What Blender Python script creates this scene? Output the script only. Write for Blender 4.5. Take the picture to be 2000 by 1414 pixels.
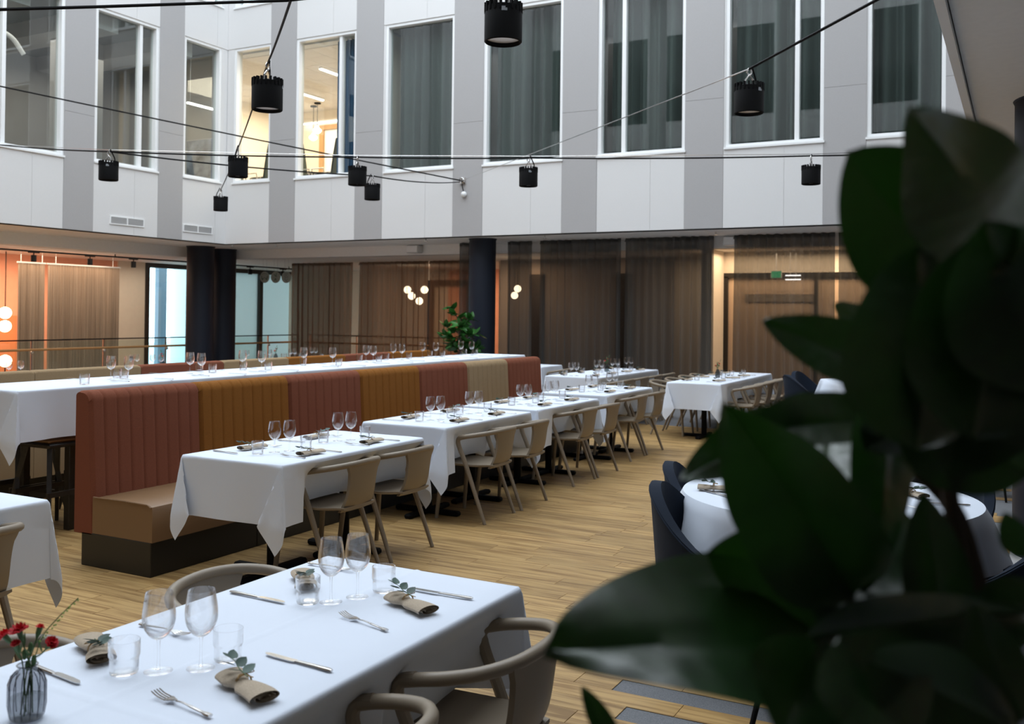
import bpy, math, random
from mathutils import Vector, Matrix, Euler, noise
for o in list(bpy.data.objects): bpy.data.objects.remove(o)
R = random.Random(7)
PI = math.pi
SC = bpy.context.scene
COL = SC.collection
# ------------------------------------------------------------------ camera
F, PITCH, ROLL, YAW, CY, H = 1879.6, .0093, .0112, .4873, 595.3, 1.62
_c, _s = math.cos(YAW), math.sin(YAW)
_f = Vector((-_s, _c, 0)); _r = Vector((_c, _s, 0)); _u = Vector((0, 0, 1))
_w = _f*math.cos(PITCH) + _u*math.sin(PITCH); _u2 = _u*math.cos(PITCH) - _f*math.sin(PITCH)
CR = _r*math.cos(ROLL) + _u2*math.sin(ROLL); CU = _u2*math.cos(ROLL) - _r*math.sin(ROLL)
CP = Vector((0, 0, H))
def ray(x, y): return CR*((x-1000)/F) - CU*((y-CY)/F) + _w
def at(x, y, z):                       # point of height z seen at a pixel of the photograph
    d = ray(x, y); return CP + d*((z-H)/d.z)
def atd(x, y, d): return CP + ray(x, y)*d
def atY(x, y, Y): d = ray(x, y); return CP + d*(Y/d.y)
def atX(x, y, X): d = ray(x, y); return CP + d*(X/d.x)
cam = bpy.data.cameras.new('camera'); co = bpy.data.objects.new('camera', cam); COL.objects.link(co)
m = Matrix((CR, CU, -_w)).transposed().to_4x4(); m.translation = CP; co.matrix_world = m
cam.sensor_width = 36; cam.lens = 36*F/2000; cam.shift_y = (CY-707)/2000; cam.clip_start = .05; cam.clip_end = 200
cam.dof.use_dof = True; cam.dof.focus_distance = 4.4; cam.dof.aperture_fstop = 4.9
SC.camera = co
# ------------------------------------------------------------------ light and exposure
SC.view_settings.view_transform = 'Standard'; SC.view_settings.look = 'None'
SC.view_settings.gamma = 1; SC.view_settings.use_curve_mapping = False; SC.view_settings.exposure = 0.0
W = bpy.data.worlds.new('sky'); SC.world = W; W.use_nodes = True
bg = W.node_tree.nodes['Background']; bg.inputs[0].default_value = (.84, .92, 1, 1); bg.inputs[1].default_value = 4.0
def area(name, loc, sx, sy, power, col, rot=(0, 0, 0), portal=False):
    l = bpy.data.lights.new(name, 'AREA'); l.shape = 'RECTANGLE'; l.size = sx; l.size_y = sy; l.energy = power; l.color = col
    if portal: l.cycles.is_portal = True
    o = bpy.data.objects.new(name, l); o.location = loc; o.rotation_euler = rot; COL.objects.link(o); return o
area('skylight_portal', (-7.85, 8.0, 13.2), 15.4, 15.6, 1, (1, 1, 1), portal=True)
WARM = (1, .80, .58); ORG = (1, .62, .36)
area('warm_office_light', (-15.2, 18.6, 7.1), 5.5, 4, 520, (1, .83, .64))
area('far_room_light', (-13.4, 21.4, 2.8), 2.2, 2.5, 75, ORG)
area('lounge_light', (-19.0, 12.6, 2.75), 1.6, 5, 165, (1, .70, .47))
area('lounge_front_light', (-17.45, 13.4, 2.62), .3, 5, 30, (1, .84, .68), rot=(0, .75, 0))
area('corridor_light', (-19.2, 16.8, 2.75), 1.4, 3, 26, (1, .86, .70))
area('back_room_light', (-2.9, 17.9, 2.8), 4.2, .6, 62, (1, .74, .48))
area('back_room_light', (-5.7, 18.4, 2.8), .8, 1.2, 15, (1, .74, .50))
area('back_room_light', (-7.6, 18.6, 2.8), 1.2, .8, 2.5, (1, .72, .48))
area('back_room_light', (-9.7, 18.5, 2.8), 1.2, 1.0, 26, ORG)
area('dim_office_light', (-17.6, 11.0, 7.0), 2.5, 8, 110, (1, .93, .86))
area('curtain_room_light', (-6.4, 17.1, 7.1), 8, .8, 16, (1, .95, .9))
# ------------------------------------------------------------------ materials
def mat(name, col, rough=.5, metal=0, spec=.5, noise_scale=0, noise_amt=.1, bump=0, bump_scale=200, rnd=0, sheen=0, stretch=None, trans=0, tcol=None):
    M = bpy.data.materials.new(name); M.use_nodes = True; N = M.node_tree.nodes; L = M.node_tree.links
    b = N['Principled BSDF']; b.inputs['Base Color'].default_value = (*col, 1); b.inputs['Roughness'].default_value = rough
    b.inputs['Metallic'].default_value = metal; b.inputs['Specular IOR Level'].default_value = spec
    if sheen: b.inputs['Sheen Weight'].default_value = sheen
    tc = N.new('ShaderNodeTexCoord'); src = None; mp = None
    if stretch:
        mp = N.new('ShaderNodeMapping'); mp.inputs['Scale'].default_value = stretch; L.new(tc.outputs['Object'], mp.inputs[0])
    v = mp.outputs[0] if mp else tc.outputs['Object']
    if noise_scale:
        n = N.new('ShaderNodeTexNoise'); n.inputs['Scale'].default_value = noise_scale; n.inputs['Detail'].default_value = 4; L.new(v, n.inputs['Vector'])
        r = N.new('ShaderNodeValToRGB'); a = noise_amt
        r.color_ramp.elements[0].position = .3; r.color_ramp.elements[1].position = .7
        r.color_ramp.elements[0].color = (*[c*(1-a) for c in col], 1); r.color_ramp.elements[1].color = (*[min(1, c*(1+a)) for c in col], 1)
        L.new(n.outputs[0], r.inputs[0]); src = r.outputs[0]
    if rnd:
        oi = N.new('ShaderNodeObjectInfo'); hs = N.new('ShaderNodeHueSaturation')
        mr = N.new('ShaderNodeMapRange'); mr.inputs[3].default_value = 1-rnd; mr.inputs[4].default_value = 1+rnd
        L.new(oi.outputs['Random'], mr.inputs[0]); L.new(mr.outputs[0], hs.inputs['Value'])
        if src: L.new(src, hs.inputs['Color'])
        else: hs.inputs['Color'].default_value = (*col, 1)
        src = hs.outputs[0]
    if src: L.new(src, b.inputs['Base Color'])
    if bump:
        n = N.new('ShaderNodeTexNoise'); n.inputs['Scale'].default_value = bump_scale; n.inputs['Detail'].default_value = 2; L.new(v, n.inputs['Vector'])
        bp = N.new('ShaderNodeBump'); bp.inputs['Strength'].default_value = bump; bp.inputs['Distance'].default_value = .002
        L.new(n.outputs[0], bp.inputs['Height']); L.new(bp.outputs[0], b.inputs['Normal'])
    if trans:
        t = N.new('ShaderNodeBsdfTranslucent'); mx = N.new('ShaderNodeMixShader'); mx.inputs[0].default_value = trans
        if src and not tcol: L.new(src, t.inputs[0])
        else: t.inputs[0].default_value = (*(tcol or col), 1)
        L.new(b.outputs[0], mx.inputs[1]); L.new(t.outputs[0], mx.inputs[2]); L.new(mx.outputs[0], N['Material Output'].inputs[0])
    return M
def emit(name, col, s):
    M = bpy.data.materials.new(name); M.use_nodes = True; N = M.node_tree.nodes; L = M.node_tree.links
    e = N.new('ShaderNodeEmission'); e.inputs[0].default_value = (*col, 1); e.inputs[1].default_value = s
    L.new(e.outputs[0], N['Material Output'].inputs[0]); return M
def glass(name, tint=(1, 1, 1), ior=1.45, rough=.02, gl=1.0):
    M = bpy.data.materials.new(name); M.use_nodes = True; N = M.node_tree.nodes; L = M.node_tree.links
    t = N.new('ShaderNodeBsdfTransparent'); t.inputs[0].default_value = (*tint, 1)
    g = N.new('ShaderNodeBsdfGlossy'); g.inputs['Roughness'].default_value = rough; g.inputs[0].default_value = (gl, gl, gl, 1)
    fr = N.new('ShaderNodeFresnel'); mx = N.new('ShaderNodeMixShader'); ge = N.new('ShaderNodeNewGeometry')   # same reflectance on both faces of a pane
    mr = N.new('ShaderNodeMapRange'); mr.inputs[3].default_value = ior; mr.inputs[4].default_value = 1/ior
    L.new(ge.outputs['Backfacing'], mr.inputs[0]); L.new(mr.outputs[0], fr.inputs[0])
    L.new(fr.outputs[0], mx.inputs[0]); L.new(t.outputs[0], mx.inputs[1]); L.new(g.outputs[0], mx.inputs[2])
    L.new(mx.outputs[0], N['Material Output'].inputs[0]); return M
def sheer(name, col, alpha):
    M = bpy.data.materials.new(name); M.use_nodes = True; N = M.node_tree.nodes; L = M.node_tree.links
    t = N.new('ShaderNodeBsdfTransparent'); d = N.new('ShaderNodeBsdfDiffuse'); d.inputs[0].default_value = (*col, 1)
    tl = N.new('ShaderNodeBsdfTranslucent'); tl.inputs[0].default_value = (*col, 1)
    m1 = N.new('ShaderNodeMixShader'); m1.inputs[0].default_value = .4; L.new(d.outputs[0], m1.inputs[1]); L.new(tl.outputs[0], m1.inputs[2])
    m2 = N.new('ShaderNodeMixShader'); m2.inputs[0].default_value = alpha; L.new(t.outputs[0], m2.inputs[1]); L.new(m1.outputs[0], m2.inputs[2])
    L.new(m2.outputs[0], N['Material Output'].inputs[0]); return M
def wood(name, c1, c2, rough=.4):
    M = bpy.data.materials.new(name); M.use_nodes = True; N = M.node_tree.nodes; L = M.node_tree.links; b = N['Principled BSDF']
    g = N.new('ShaderNodeNewGeometry'); oi = N.new('ShaderNodeObjectInfo')
    mp = N.new('ShaderNodeMapping'); mp.inputs['Scale'].default_value = (1.6, 26, 1); L.new(g.outputs['Position'], mp.inputs[0])
    ad = N.new('ShaderNodeMath'); ad.operation = 'ADD'; L.new(oi.outputs['Random'], ad.inputs[0]); L.new(g.outputs['Random Per Island'], ad.inputs[1])
    fr = N.new('ShaderNodeMath'); fr.operation = 'FRACT'; L.new(ad.outputs[0], fr.inputs[0])
    cb = N.new('ShaderNodeCombineXYZ'); ml = N.new('ShaderNodeMath'); ml.operation = 'MULTIPLY'; ml.inputs[1].default_value = 37
    L.new(fr.outputs[0], ml.inputs[0]); L.new(ml.outputs[0], cb.inputs[2])
    va = N.new('ShaderNodeVectorMath'); L.new(mp.outputs[0], va.inputs[0]); L.new(cb.outputs[0], va.inputs[1])
    n = N.new('ShaderNodeTexNoise'); n.inputs['Scale'].default_value = 1.3; n.inputs['Detail'].default_value = 5; n.inputs['Distortion'].default_value = .6
    L.new(va.outputs[0], n.inputs['Vector'])
    r = N.new('ShaderNodeValToRGB'); r.color_ramp.elements[0].position = .37; r.color_ramp.elements[1].position = .58
    r.color_ramp.elements[0].color = (*c1, 1); r.color_ramp.elements[1].color = (*c2, 1); L.new(n.outputs[0], r.inputs[0])
    hs = N.new('ShaderNodeHueSaturation'); mr = N.new('ShaderNodeMapRange'); mr.inputs[3].default_value = .82; mr.inputs[4].default_value = 1.15
    L.new(fr.outputs[0], mr.inputs[0]); L.new(mr.outputs[0], hs.inputs['Value']); L.new(r.outputs[0], hs.inputs['Color'])
    L.new(hs.outputs[0], b.inputs['Base Color']); b.inputs['Roughness'].default_value = rough; b.inputs['Specular IOR Level'].default_value = .35
    return M
MWHITE = mat('white_panel_paint', (.70, .695, .69), .55, noise_scale=40, noise_amt=.01)
MGREY = mat('grey_panel_paint', (.40, .39, .39), .6, noise_scale=60, noise_amt=.02)
MFRAME = mat('white_frame_paint', (.86, .87, .87), .35)
MSOF = mat('soffit_plaster', (.85, .84, .82), .8, noise_scale=20, noise_amt=.02)
MCEIL = mat('ceiling_tile', (.78, .72, .66), .85, noise_scale=60, noise_amt=.03)
MCREAM = mat('cream_plaster', (.78, .69, .57), .8, noise_scale=8, noise_amt=.02)
MORANGE = mat('orange_paint', (.85, .40, .26), .7, noise_scale=6, noise_amt=.03)
MORANGE2 = mat('orange_panel_fabric', (.85, .27, .11), .8, noise_scale=200, noise_amt=.06)
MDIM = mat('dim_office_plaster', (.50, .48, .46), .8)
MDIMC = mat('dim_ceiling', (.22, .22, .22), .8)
MBLACK = mat('black_metal', (.006, .006, .0065), .6, spec=.12)
MBLACKW = mat('dark_stained_wood', (.018, .015, .013), .4, noise_scale=30, noise_amt=.3)
MPLINTH = mat('black_plinth_laminate', (.013, .0125, .011), .4)
MNAVY = mat('navy_column_paint', (.011, .015, .026), .5, spec=.3)
MNAVYF = mat('navy_fabric', (.010, .017, .032), .85, spec=.2, bump=.4, bump_scale=700, sheen=.05)
MCARPET = mat('grey_carpet', (.155, .16, .17), .95, noise_scale=180, noise_amt=.25, bump=.6, bump_scale=300)
MOAK = wood('oak_plank', (.255, .145, .052), (.46, .295, .12))
MCLOTH = mat('white_linen', (.765, .825, .93), .8, spec=.15, bump=.25, bump_scale=900, trans=.05)
MPINK = mat('dusty_pink_fabric', (.215, .073, .042), .9, spec=.1, noise_scale=300, noise_amt=.2, bump=.4, bump_scale=600)
MMUST = mat('mustard_fabric', (.25, .098, .021), .9, spec=.1, noise_scale=300, noise_amt=.2, bump=.4, bump_scale=600)
MBEIGE = mat('beige_fabric', (.33, .23, .13), .9, spec=.1, noise_scale=300, noise_amt=.2, bump=.4, bump_scale=600)
MLEATH = mat('tan_leatherette', (.22, .125, .060), .42, bump=.2, bump_scale=500)
MCHAIR = mat('taupe_plastic', (.245, .198, .145), .42, bump=.15, bump_scale=900)
MNAP = mat('beige_linen_napkin', (.50, .41, .31), .9, noise_scale=600, noise_amt=.25, bump=.8, bump_scale=900)
MTWINE = mat('jute_twine', (.42, .27, .12), .9)
MSTEEL = mat('stainless_steel', (.62, .60, .58), .2, metal=1)
MCHROME = mat('silver_reflector', (.85, .85, .86), .45, metal=.5)
MEUC = mat('eucalyptus_leaf', (.045, .09, .072), .55, rnd=.3)
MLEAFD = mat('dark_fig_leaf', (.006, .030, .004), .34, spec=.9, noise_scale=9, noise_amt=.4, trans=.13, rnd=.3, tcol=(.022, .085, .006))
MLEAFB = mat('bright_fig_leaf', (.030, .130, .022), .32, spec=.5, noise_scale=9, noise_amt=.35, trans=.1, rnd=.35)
MSTEM = mat('brown_stem', (.06, .04, .025), .7)
MGSTEM = mat('green_stem', (.05, .11, .03), .6)
MRED = mat('red_petal', (.62, .012, .022), .6, trans=.15, rnd=.15)
MCERAM = mat('grey_planter', (.12, .12, .125), .6)
MGLASS = glass('clear_glass', (.985, .985, .985), 1.45)
def real_glass(name, col, clear=.25):
    M = bpy.data.materials.new(name); M.use_nodes = True; N = M.node_tree.nodes; L = M.node_tree.links
    g = N.new('ShaderNodeBsdfGlass'); g.inputs['IOR'].default_value = 1.46; g.inputs['Roughness'].default_value = 0; g.inputs[0].default_value = (*col, 1)
    t = N.new('ShaderNodeBsdfTransparent'); mx = N.new('ShaderNodeMixShader'); lw = N.new('ShaderNodeLayerWeight'); lw.inputs[0].default_value = .5
    mr = N.new('ShaderNodeMapRange'); mr.inputs[1].default_value = .25; mr.inputs[2].default_value = .85; mr.inputs[3].default_value = .9; mr.inputs[4].default_value = .1
    L.new(lw.outputs['Facing'], mr.inputs[0]); L.new(mr.outputs[0], mx.inputs[0])
    L.new(g.outputs[0], mx.inputs[1]); L.new(t.outputs[0], mx.inputs[2]); L.new(mx.outputs[0], N['Material Output'].inputs[0]); return M
MGLASS = real_glass('drinking_glass', (1, 1, 1), .58)
MWIN = glass('window_glass', (.90, .935, .925), 1.55, .0)
MVASE = glass('smoky_vase_glass', (.60, .61, .63), 1.5)
MWATER = glass('vase_water', (.86, .87, .87), 1.33)
MRAILG = glass('railing_glass', (.92, .975, .96), 1.5)
MFROST = mat('frosted_aqua_film', (.58, .66, .65), .5, trans=.5)
MCURT = mat('grey_green_curtain', (.105, .127, .118), .9, trans=.25)
MBLUEC = mat('blue_curtain', (.02, .10, .22), .9)
MSHEER = sheer('grey_sheer', (.105, .108, .108), .78)
MSHEERB = sheer('brown_sheer', (.19, .13, .095), .74)
MSTRING = mat('string_curtain_beige', (.40, .30, .22), .9, stretch=(60, 60, .2), noise_scale=2, noise_amt=.4)
MOLIVE = mat('olive_office_fabric', (.05, .065, .04), .8)
MDOORW = mat('pale_oak_door', (.52, .30, .13), .5)
MEMW = emit('linear_lamp_tube', (1, .97, .92), 5)
MEMG = emit('globe_lamp_glow', (1, .78, .52), 7)
MEMS = emit('downlight_glow', (1, .85, .65), 5)
MEXIT = emit('exit_sign_green', (.1, .75, .3), .8)
MSIGN = mat('pale_sign_disc', (.33, .36, .32), .6)
MGREENINK = mat('green_ink', (.03, .10, .05), .7)
MGRAYPL = mat('light_grey_plastic', (.62, .62, .62), .5)
MRAILW = mat('oak_handrail', (.42, .22, .08), .4)
MART = mat('printed_wall_art', (.33, .36, .42), .5, noise_scale=2.5, noise_amt=.8)
MOUT = mat('outdoor_pale_stone', (.62, .72, .75), .8)
MTAPE = mat('silver_label', (.35, .38, .42), .4)
# ------------------------------------------------------------------ mesh building
class MB:
    def __init__(s): s.v = []; s.f = []
    def box(s, x0, x1, y0, y1, z0, z1):
        b = len(s.v); s.v += [(x, y, z) for x in (x0, x1) for y in (y0, y1) for z in (z0, z1)]
        s.f += [(b, b+1, b+3, b+2), (b+4, b+6, b+7, b+5), (b, b+4, b+5, b+1), (b+2, b+3, b+7, b+6), (b, b+2, b+6, b+4), (b+1, b+5, b+7, b+3)]; return s
    def bbox(s, x0, x1, y0, y1, z0, z1, e=.01):    # box with chamfered edges
        vs = []; pts = {}
        b = len(s.v)
        import itertools
        lo = (x0, y0, z0); hi = (x1, y1, z1)
        for c in itertools.product((0, 1), repeat=3):
            for ax in range(3):
                p = []
                for k in range(3):
                    e_ = 0 if k == ax else e
                    p.append(hi[k]-e_ if c[k] else lo[k]+e_)
                pts[(c, ax)] = len(s.v); s.v.append(tuple(p))
        for ax in range(3):
            o = [k for k in range(3) if k != ax]
            for sd in (0, 1):
                q = []
                for (i, j) in ((0, 0), (1, 0), (1, 1), (0, 1)):
                    c = [0]*3; c[ax] = sd; c[o[0]] = i; c[o[1]] = j; q.append(pts[(tuple(c), ax)])
                s.f.append(tuple(q))
        for ax in range(3):     # edges parallel to ax
            o = [k for k in range(3) if k != ax]
            for i in (0, 1):
                for j in (0, 1):
                    c0 = [0]*3; c0[o[0]] = i; c0[o[1]] = j; c1 = c0[:]; c1[ax] = 1
                    s.f.append((pts[(tuple(c0), o[0])], pts[(tuple(c1), o[0])], pts[(tuple(c1), o[1])], pts[(tuple(c0), o[1])]))
        for c in itertools.product((0, 1), repeat=3): s.f.append(tuple(pts[(c, k)] for k in range(3)))
        return s
    def grid(s, fn, nu, nv, closeu=False):
        b = len(s.v)
        for i in range(nu):
            for j in range(nv): s.v.append(tuple(fn(i, j)))
        for i in range(nu if closeu else nu-1):
            i2 = (i+1) % nu
            for j in range(nv-1): s.f.append((b+i*nv+j, b+i2*nv+j, b+i2*nv+j+1, b+i*nv+j+1))
        return s
    def tube(s, path, r, n=8, cap=True):
        P = [Vector(p) for p in path]; k = len(P); b = len(s.v); up = None
        rs = r if isinstance(r, (list, tuple)) else [r]*k
        for i in range(k):
            t = (P[min(i+1, k-1)]-P[max(i-1, 0)])
            t = t.normalized() if t.length > 1e-9 else Vector((0, 0, 1))
            if up is None:
                up = Vector((0, 0, 1)) if abs(t.z) < .9 else Vector((1, 0, 0))
            a = t.cross(up)
            if a.length < 1e-6: a = t.orthogonal()
            a.normalize(); up = a.cross(t).normalized()
            for j in range(n):
                an = 2*PI*j/n; s.v.append(tuple(P[i]+(a*math.cos(an)+up*math.sin(an))*rs[i]))
        for i in range(k-1):
            for j in range(n): s.f.append((b+i*n+j, b+i*n+(j+1) % n, b+(i+1)*n+(j+1) % n, b+(i+1)*n+j))
        if cap:
            s.f.append(tuple(b+j for j in range(n))[::-1]); s.f.append(tuple(b+(k-1)*n+j for j in range(n)))
        return s
    def lathe(s, prof, n=24, cx=0, cy=0, cz=0):
        b = len(s.v); k = len(prof)
        for (r, z) in prof:
            for j in range(n): a = 2*PI*j/n; s.v.append((cx+r*math.cos(a), cy+r*math.sin(a), cz+z))
        for i in range(k-1):
            for j in range(n): s.f.append((b+i*n+j, b+i*n+(j+1) % n, b+(i+1)*n+(j+1) % n, b+(i+1)*n+j))
        if prof[0][0] > 1e-6: s.f.append(tuple(b+j for j in range(n))[::-1])
        if prof[-1][0] > 1e-6: s.f.append(tuple(b+(k-1)*n+j for j in range(n)))
        return s
    def lathe_open(s, prof, n=24, cx=0, cy=0, cz=0):
        f = len(s.f); s.lathe(prof, n, cx, cy, cz)
        if prof[-1][0] > 1e-6: s.f.pop()
        if prof[0][0] > 1e-6: s.f.pop()
        return s
    def prism(s, poly, z0, z1):
        b = len(s.v); n = len(poly)
        s.v += [(x, y, z0) for x, y in poly]+[(x, y, z1) for x, y in poly]
        s.f.append(tuple(range(b+n-1, b-1, -1))); s.f.append(tuple(range(b+n, b+2*n)))
        for i in range(n): s.f.append((b+i, b+(i+1) % n, b+n+(i+1) % n, b+n+i))
        return s
    def sphere(s, c, r, nu=12, nv=8, sc=(1, 1, 1)):
        prof = [(max(1e-7, r*math.sin(PI*i/nv))*sc[0], -r*math.cos(PI*i/nv)*sc[2]) for i in range(nv+1)]
        return s.lathe(prof, nu, c[0], c[1], c[2])
    def xf(s, M): s.v = [tuple(M @ Vector(p)) for p in s.v]; return s
    def mesh(s, name, mt, smooth=True):
        me = bpy.data.meshes.new(name); me.from_pydata(s.v, [], s.f); me.validate()
        if mt: me.materials.append(mt)
        if smooth:
            me.shade_smooth(); me.set_sharp_from_angle(angle=math.radians(38))
        me.update(); return me
def obj(name, mb, mt, parent=None, smooth=True, loc=None):
    me = mb if isinstance(mb, bpy.types.Mesh) else mb.mesh(name, mt, smooth)
    o = bpy.data.objects.new(name, me); COL.objects.link(o)
    if parent: o.parent = parent
    if loc is not None: o.location = loc
    return o
def tag(o, label, cat, group=None):
    o['label'] = label; o['category'] = cat
    if group: o['group'] = group
    return o
def thing(name, label, cat, loc=(0, 0, 0), rz=0, group=None):
    o = bpy.data.objects.new(name, None); COL.objects.link(o); o.empty_display_size = .1
    o.location = loc; o.rotation_euler = (0, 0, rz); return tag(o, label, cat, group)
def struct(name, mb, mt, parent=None, smooth=False):
    o = obj(name, mb, mt, parent, smooth)
    if not parent: o['kind'] = 'structure'
    return o
def copy_tree(o, parent=None):
    c = o.copy(); COL.objects.link(c)
    if parent: c.parent = parent
    for ch in list(o.children): copy_tree(ch, c)
    return c
PROTO = {}
def inst(key, maker, label, cat, loc, rz=0, group=None, name=None):
    if key in PROTO: t = copy_tree(PROTO[key])
    else:
        t = thing(name or key, label, cat); maker(t); PROTO[key] = t
    t.location = loc; t.rotation_euler = (0, 0, rz); tag(t, label, cat, group); return t
def spline(pts, n):
    P = [Vector(p) for p in pts]; P = [P[0]*2-P[1]]+P+[P[-1]*2-P[-2]]; out = []
    k = len(P)-3
    for i in range(k):
        for j in range(n if i < k-1 else n+1):
            t = j/n; a, b, c, d = P[i:i+4]
            out.append(.5*((2*b)+(c-a)*t+(2*a-5*b+4*c-d)*t*t+(3*b-a-3*c+d)*t**3))
    return out
def sm(x): x = max(0, min(1, x)); return x*x*(3-2*x)
# ================================================================== STRUCTURE
XL, XR, YB, YF, ZT = -15.36, -.30, 15.6, -6.0, 13.0
ZS, ZLOW = 3.07, 2.86                     # soffit under the facades, lower ceiling of the side rooms
# --- floor: carpet slab with oak planks lying in it
struct_floor = struct('floor', MB().box(-20.7, 6, YF, 24.2, -.2, -.004), MCARPET)
PW, PL = .135, .92
planks = []
y = -1.5; row = 0
while y < 13.55:
    xe = -1.15 + R.uniform(-.5, .55) if y < 12.6 else -2.2+R.uniform(-.3, .3)
    x = -16.6 - R.random()*PL
    while x < xe:
        x1 = min(x+PL, xe)
        if x1-x > .12: planks.append((max(x, -16.6), x1, y))
        x += PL
    if R.random() < .42:
        xs = xe+R.uniform(.1, .8); planks.append((xs, xs+R.choice((.46, .92)), y))
    y += PW; row += 1
def pkey(p):
    c = Vector(((p[0]+p[1])/2, p[2], 0)); v = c-CP
    z = v.dot(_w); px = 1000+F*v.dot(CR)/max(z, .01); py = CY-F*v.dot(CU)/max(z, .01)
    vis = z > .3 and -50 < px < 2050 and 600 < py < 1440
    hid = p[0] < -4.0 and (p[1]+p[0])/2 < -4.3 and p[2] > 3.3 or (px > 1480 and 850 < py) or (py-1140 > -.42*(px-600) and px < 1040 and py > 1130 and px > 0 and py > 1300-.33*px and p[2] < 2.6)
    return (0 if vis and not hid else 1, v.length)
planks.sort(key=pkey)
PM = {}
def plank_mesh(L):
    k = round(L, 2)
    if k not in PM:
        PM[k] = MB().bbox(.0008, k-.0008, .0008, PW-.0008, -.004, 0, .0012).mesh('plank', MOAK, False)
    return PM[k]
for (a, b, yy) in planks[:300]:
    o = obj('floor_plank', plank_mesh(b-a), MOAK, struct_floor); o.location = (a, yy, 0)
rest = MB()
for (a, b, yy) in planks[300:]: rest.box(a+.0008, b-.0008, yy+.0008, yy+PW-.0008, -.004, 0)
o = obj('floor_planks', rest, MOAK, struct_floor, False); o['kind'] = 'stuff'
# --- back facade
SILL, HEAD, SILL2, HEAD2 = 4.39, 7.31, 8.20, 11.1
WINS = [(-15.17, -14.13, []), (-13.43, -11.88, [-12.31]), (-11.16, -9.57, []), (-8.91, -7.29, []), (-6.60, -5.02, [-6.14]), (-4.33, -2.77, [-3.19]), (-2.12, -1.02, [])]
BANDS = [(-14.13, -13.43), (-11.88, -11.21), (-9.57, -8.92), (-7.29, -6.61), (-5.02, -4.36), (-2.77, -2.13), (-1.02, -.45)]
def facade(name, wins, bands, u0, u1, place, lo=ZS):
    """place(u0,u1,d0,d1,z0,z1) -> box args; d is depth behind the face"""
    body = MB(); es = sorted(set([u0, u1]+[w[0] for w in wins]+[w[1] for w in wins]))
    levels = [(lo, SILL), (HEAD, SILL2), (HEAD2, ZT)]
    for (z0, z1) in levels: body.box(*place(u0, u1, .01, .25, z0, z1))
    for (z0, z1) in ((SILL, HEAD), (SILL2, HEAD2)):
        us = [u0]+[e for w in wins for e in w[:2]]+[u1]
        for i in range(0, len(us), 2):
            if us[i+1]-us[i] > .01: body.box(*place(us[i], us[i+1], .01, .25, z0, z1))
    root = struct(name, body, MWHITE)
    g = .0022
    for (a, b) in bands:
        for (z0, z1) in ((lo, 5.22), (5.22, 8.6), (8.6, ZT)):
            obj('grey_panel', MB().box(*place(a+g, b-g, -.004, .01, z0+g, z1-g)), MGREY, root, False)
    gaps = []; last = u0
    for (a, b) in sorted(bands)+[(u1, u1)]:
        if a-last > .02: gaps.append((last, a))
        last = b
    for (a, b) in gaps:
        n = 2 if b-a > 1.3 else 1
        cuts = [a]+[a+(b-a)*(.34 if k % 2 else .62) for k in range(n-1)]+[b]
        for i in range(n):
            for (z0, z1) in levels:
                obj('white_panel', MB().box(*place(cuts[i]+g, cuts[i+1]-g, 0, .01, z0+g, z1-g)), MWHITE, root, False)
    return root
wall_back = facade('wall_back', WINS, BANDS, XL, 2.0, lambda a, b, d0, d1, z0, z1: (a, b, YB+d0, YB+d1, z0, z1))
LW = [(9.95, 11.56, [10.42]), (12.23, 13.71, [13.31]), (14.39, 15.43, [])]
LBANDS = [(11.57, 12.21), (13.73, 14.37)]
xb = 9.93
LBANDS = LBANDS+[(9.28, 9.93), (7.1, 7.75), (4.9, 5.55), (2.7, 3.35), (.5, 1.15), (-1.7, -1.05), (-3.9, -3.25)]
wall_left = facade('wall_left', LW, LBANDS, YF, YB+.25, lambda a, b, d0, d1, z0, z1: (XL-d1, XL-d0, a, b, z0, z1))
wn = [0]
def window(place, u0, u1, z0, z1, mulls, sill=True):
    """frame, mullions, pane and sill; place as for the facade"""
    wn[0] += 1; fw = .055
    root = struct('window_%d' % wn[0], MB().box(*place(u0, u1, .02, .16, z1-fw, z1)).box(*place(u0, u1, .02, .16, z0, z0+fw)).box(*place(u0, u0+fw, .02, .16, z0+fw, z1-fw)).box(*place(u1-fw, u1, .02, .16, z0+fw, z1-fw)), MFRAME)
    cs = [u0+fw]+mulls+[u1-fw]
    for mcen in mulls: obj('mullion', MB().box(*place(mcen-.035, mcen+.035, .05, .16, z0+fw, z1-fw)), MFRAME, root, False)
    for i in range(len(cs)-1):
        a = cs[i]+(.035 if i else 0); b = cs[i+1]-(.035 if i < len(cs)-2 else 0)
        obj('pane', MB().box(*place(a, b, .115, .119, z0+fw, z1-fw)), MWIN, root, False)
    if sill: obj('sill', MB().box(*place(u0-.02, u1+.02, -.03, .02, z0-.03, z0+.004)), MFRAME, root, False)
    return root
PB = lambda a, b, d0, d1, z0, z1: (a, b, YB+d0, YB+d1, z0, z1)
PLF = lambda a, b, d0, d1, z0, z1: (XL-d1, XL-d0, a, b, z0, z1)
for (a, b, ms) in WINS: window(PB, a, b, SILL, HEAD, ms)
for (a, b, ms) in LW: window(PLF, a, b, SILL, HEAD, ms)
for (a, b, ms) in WINS: window(PB, a, b, SILL2, HEAD2, ms)
for (a, b, ms) in LW: window(PLF, a, b, SILL2, HEAD2, ms)
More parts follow.
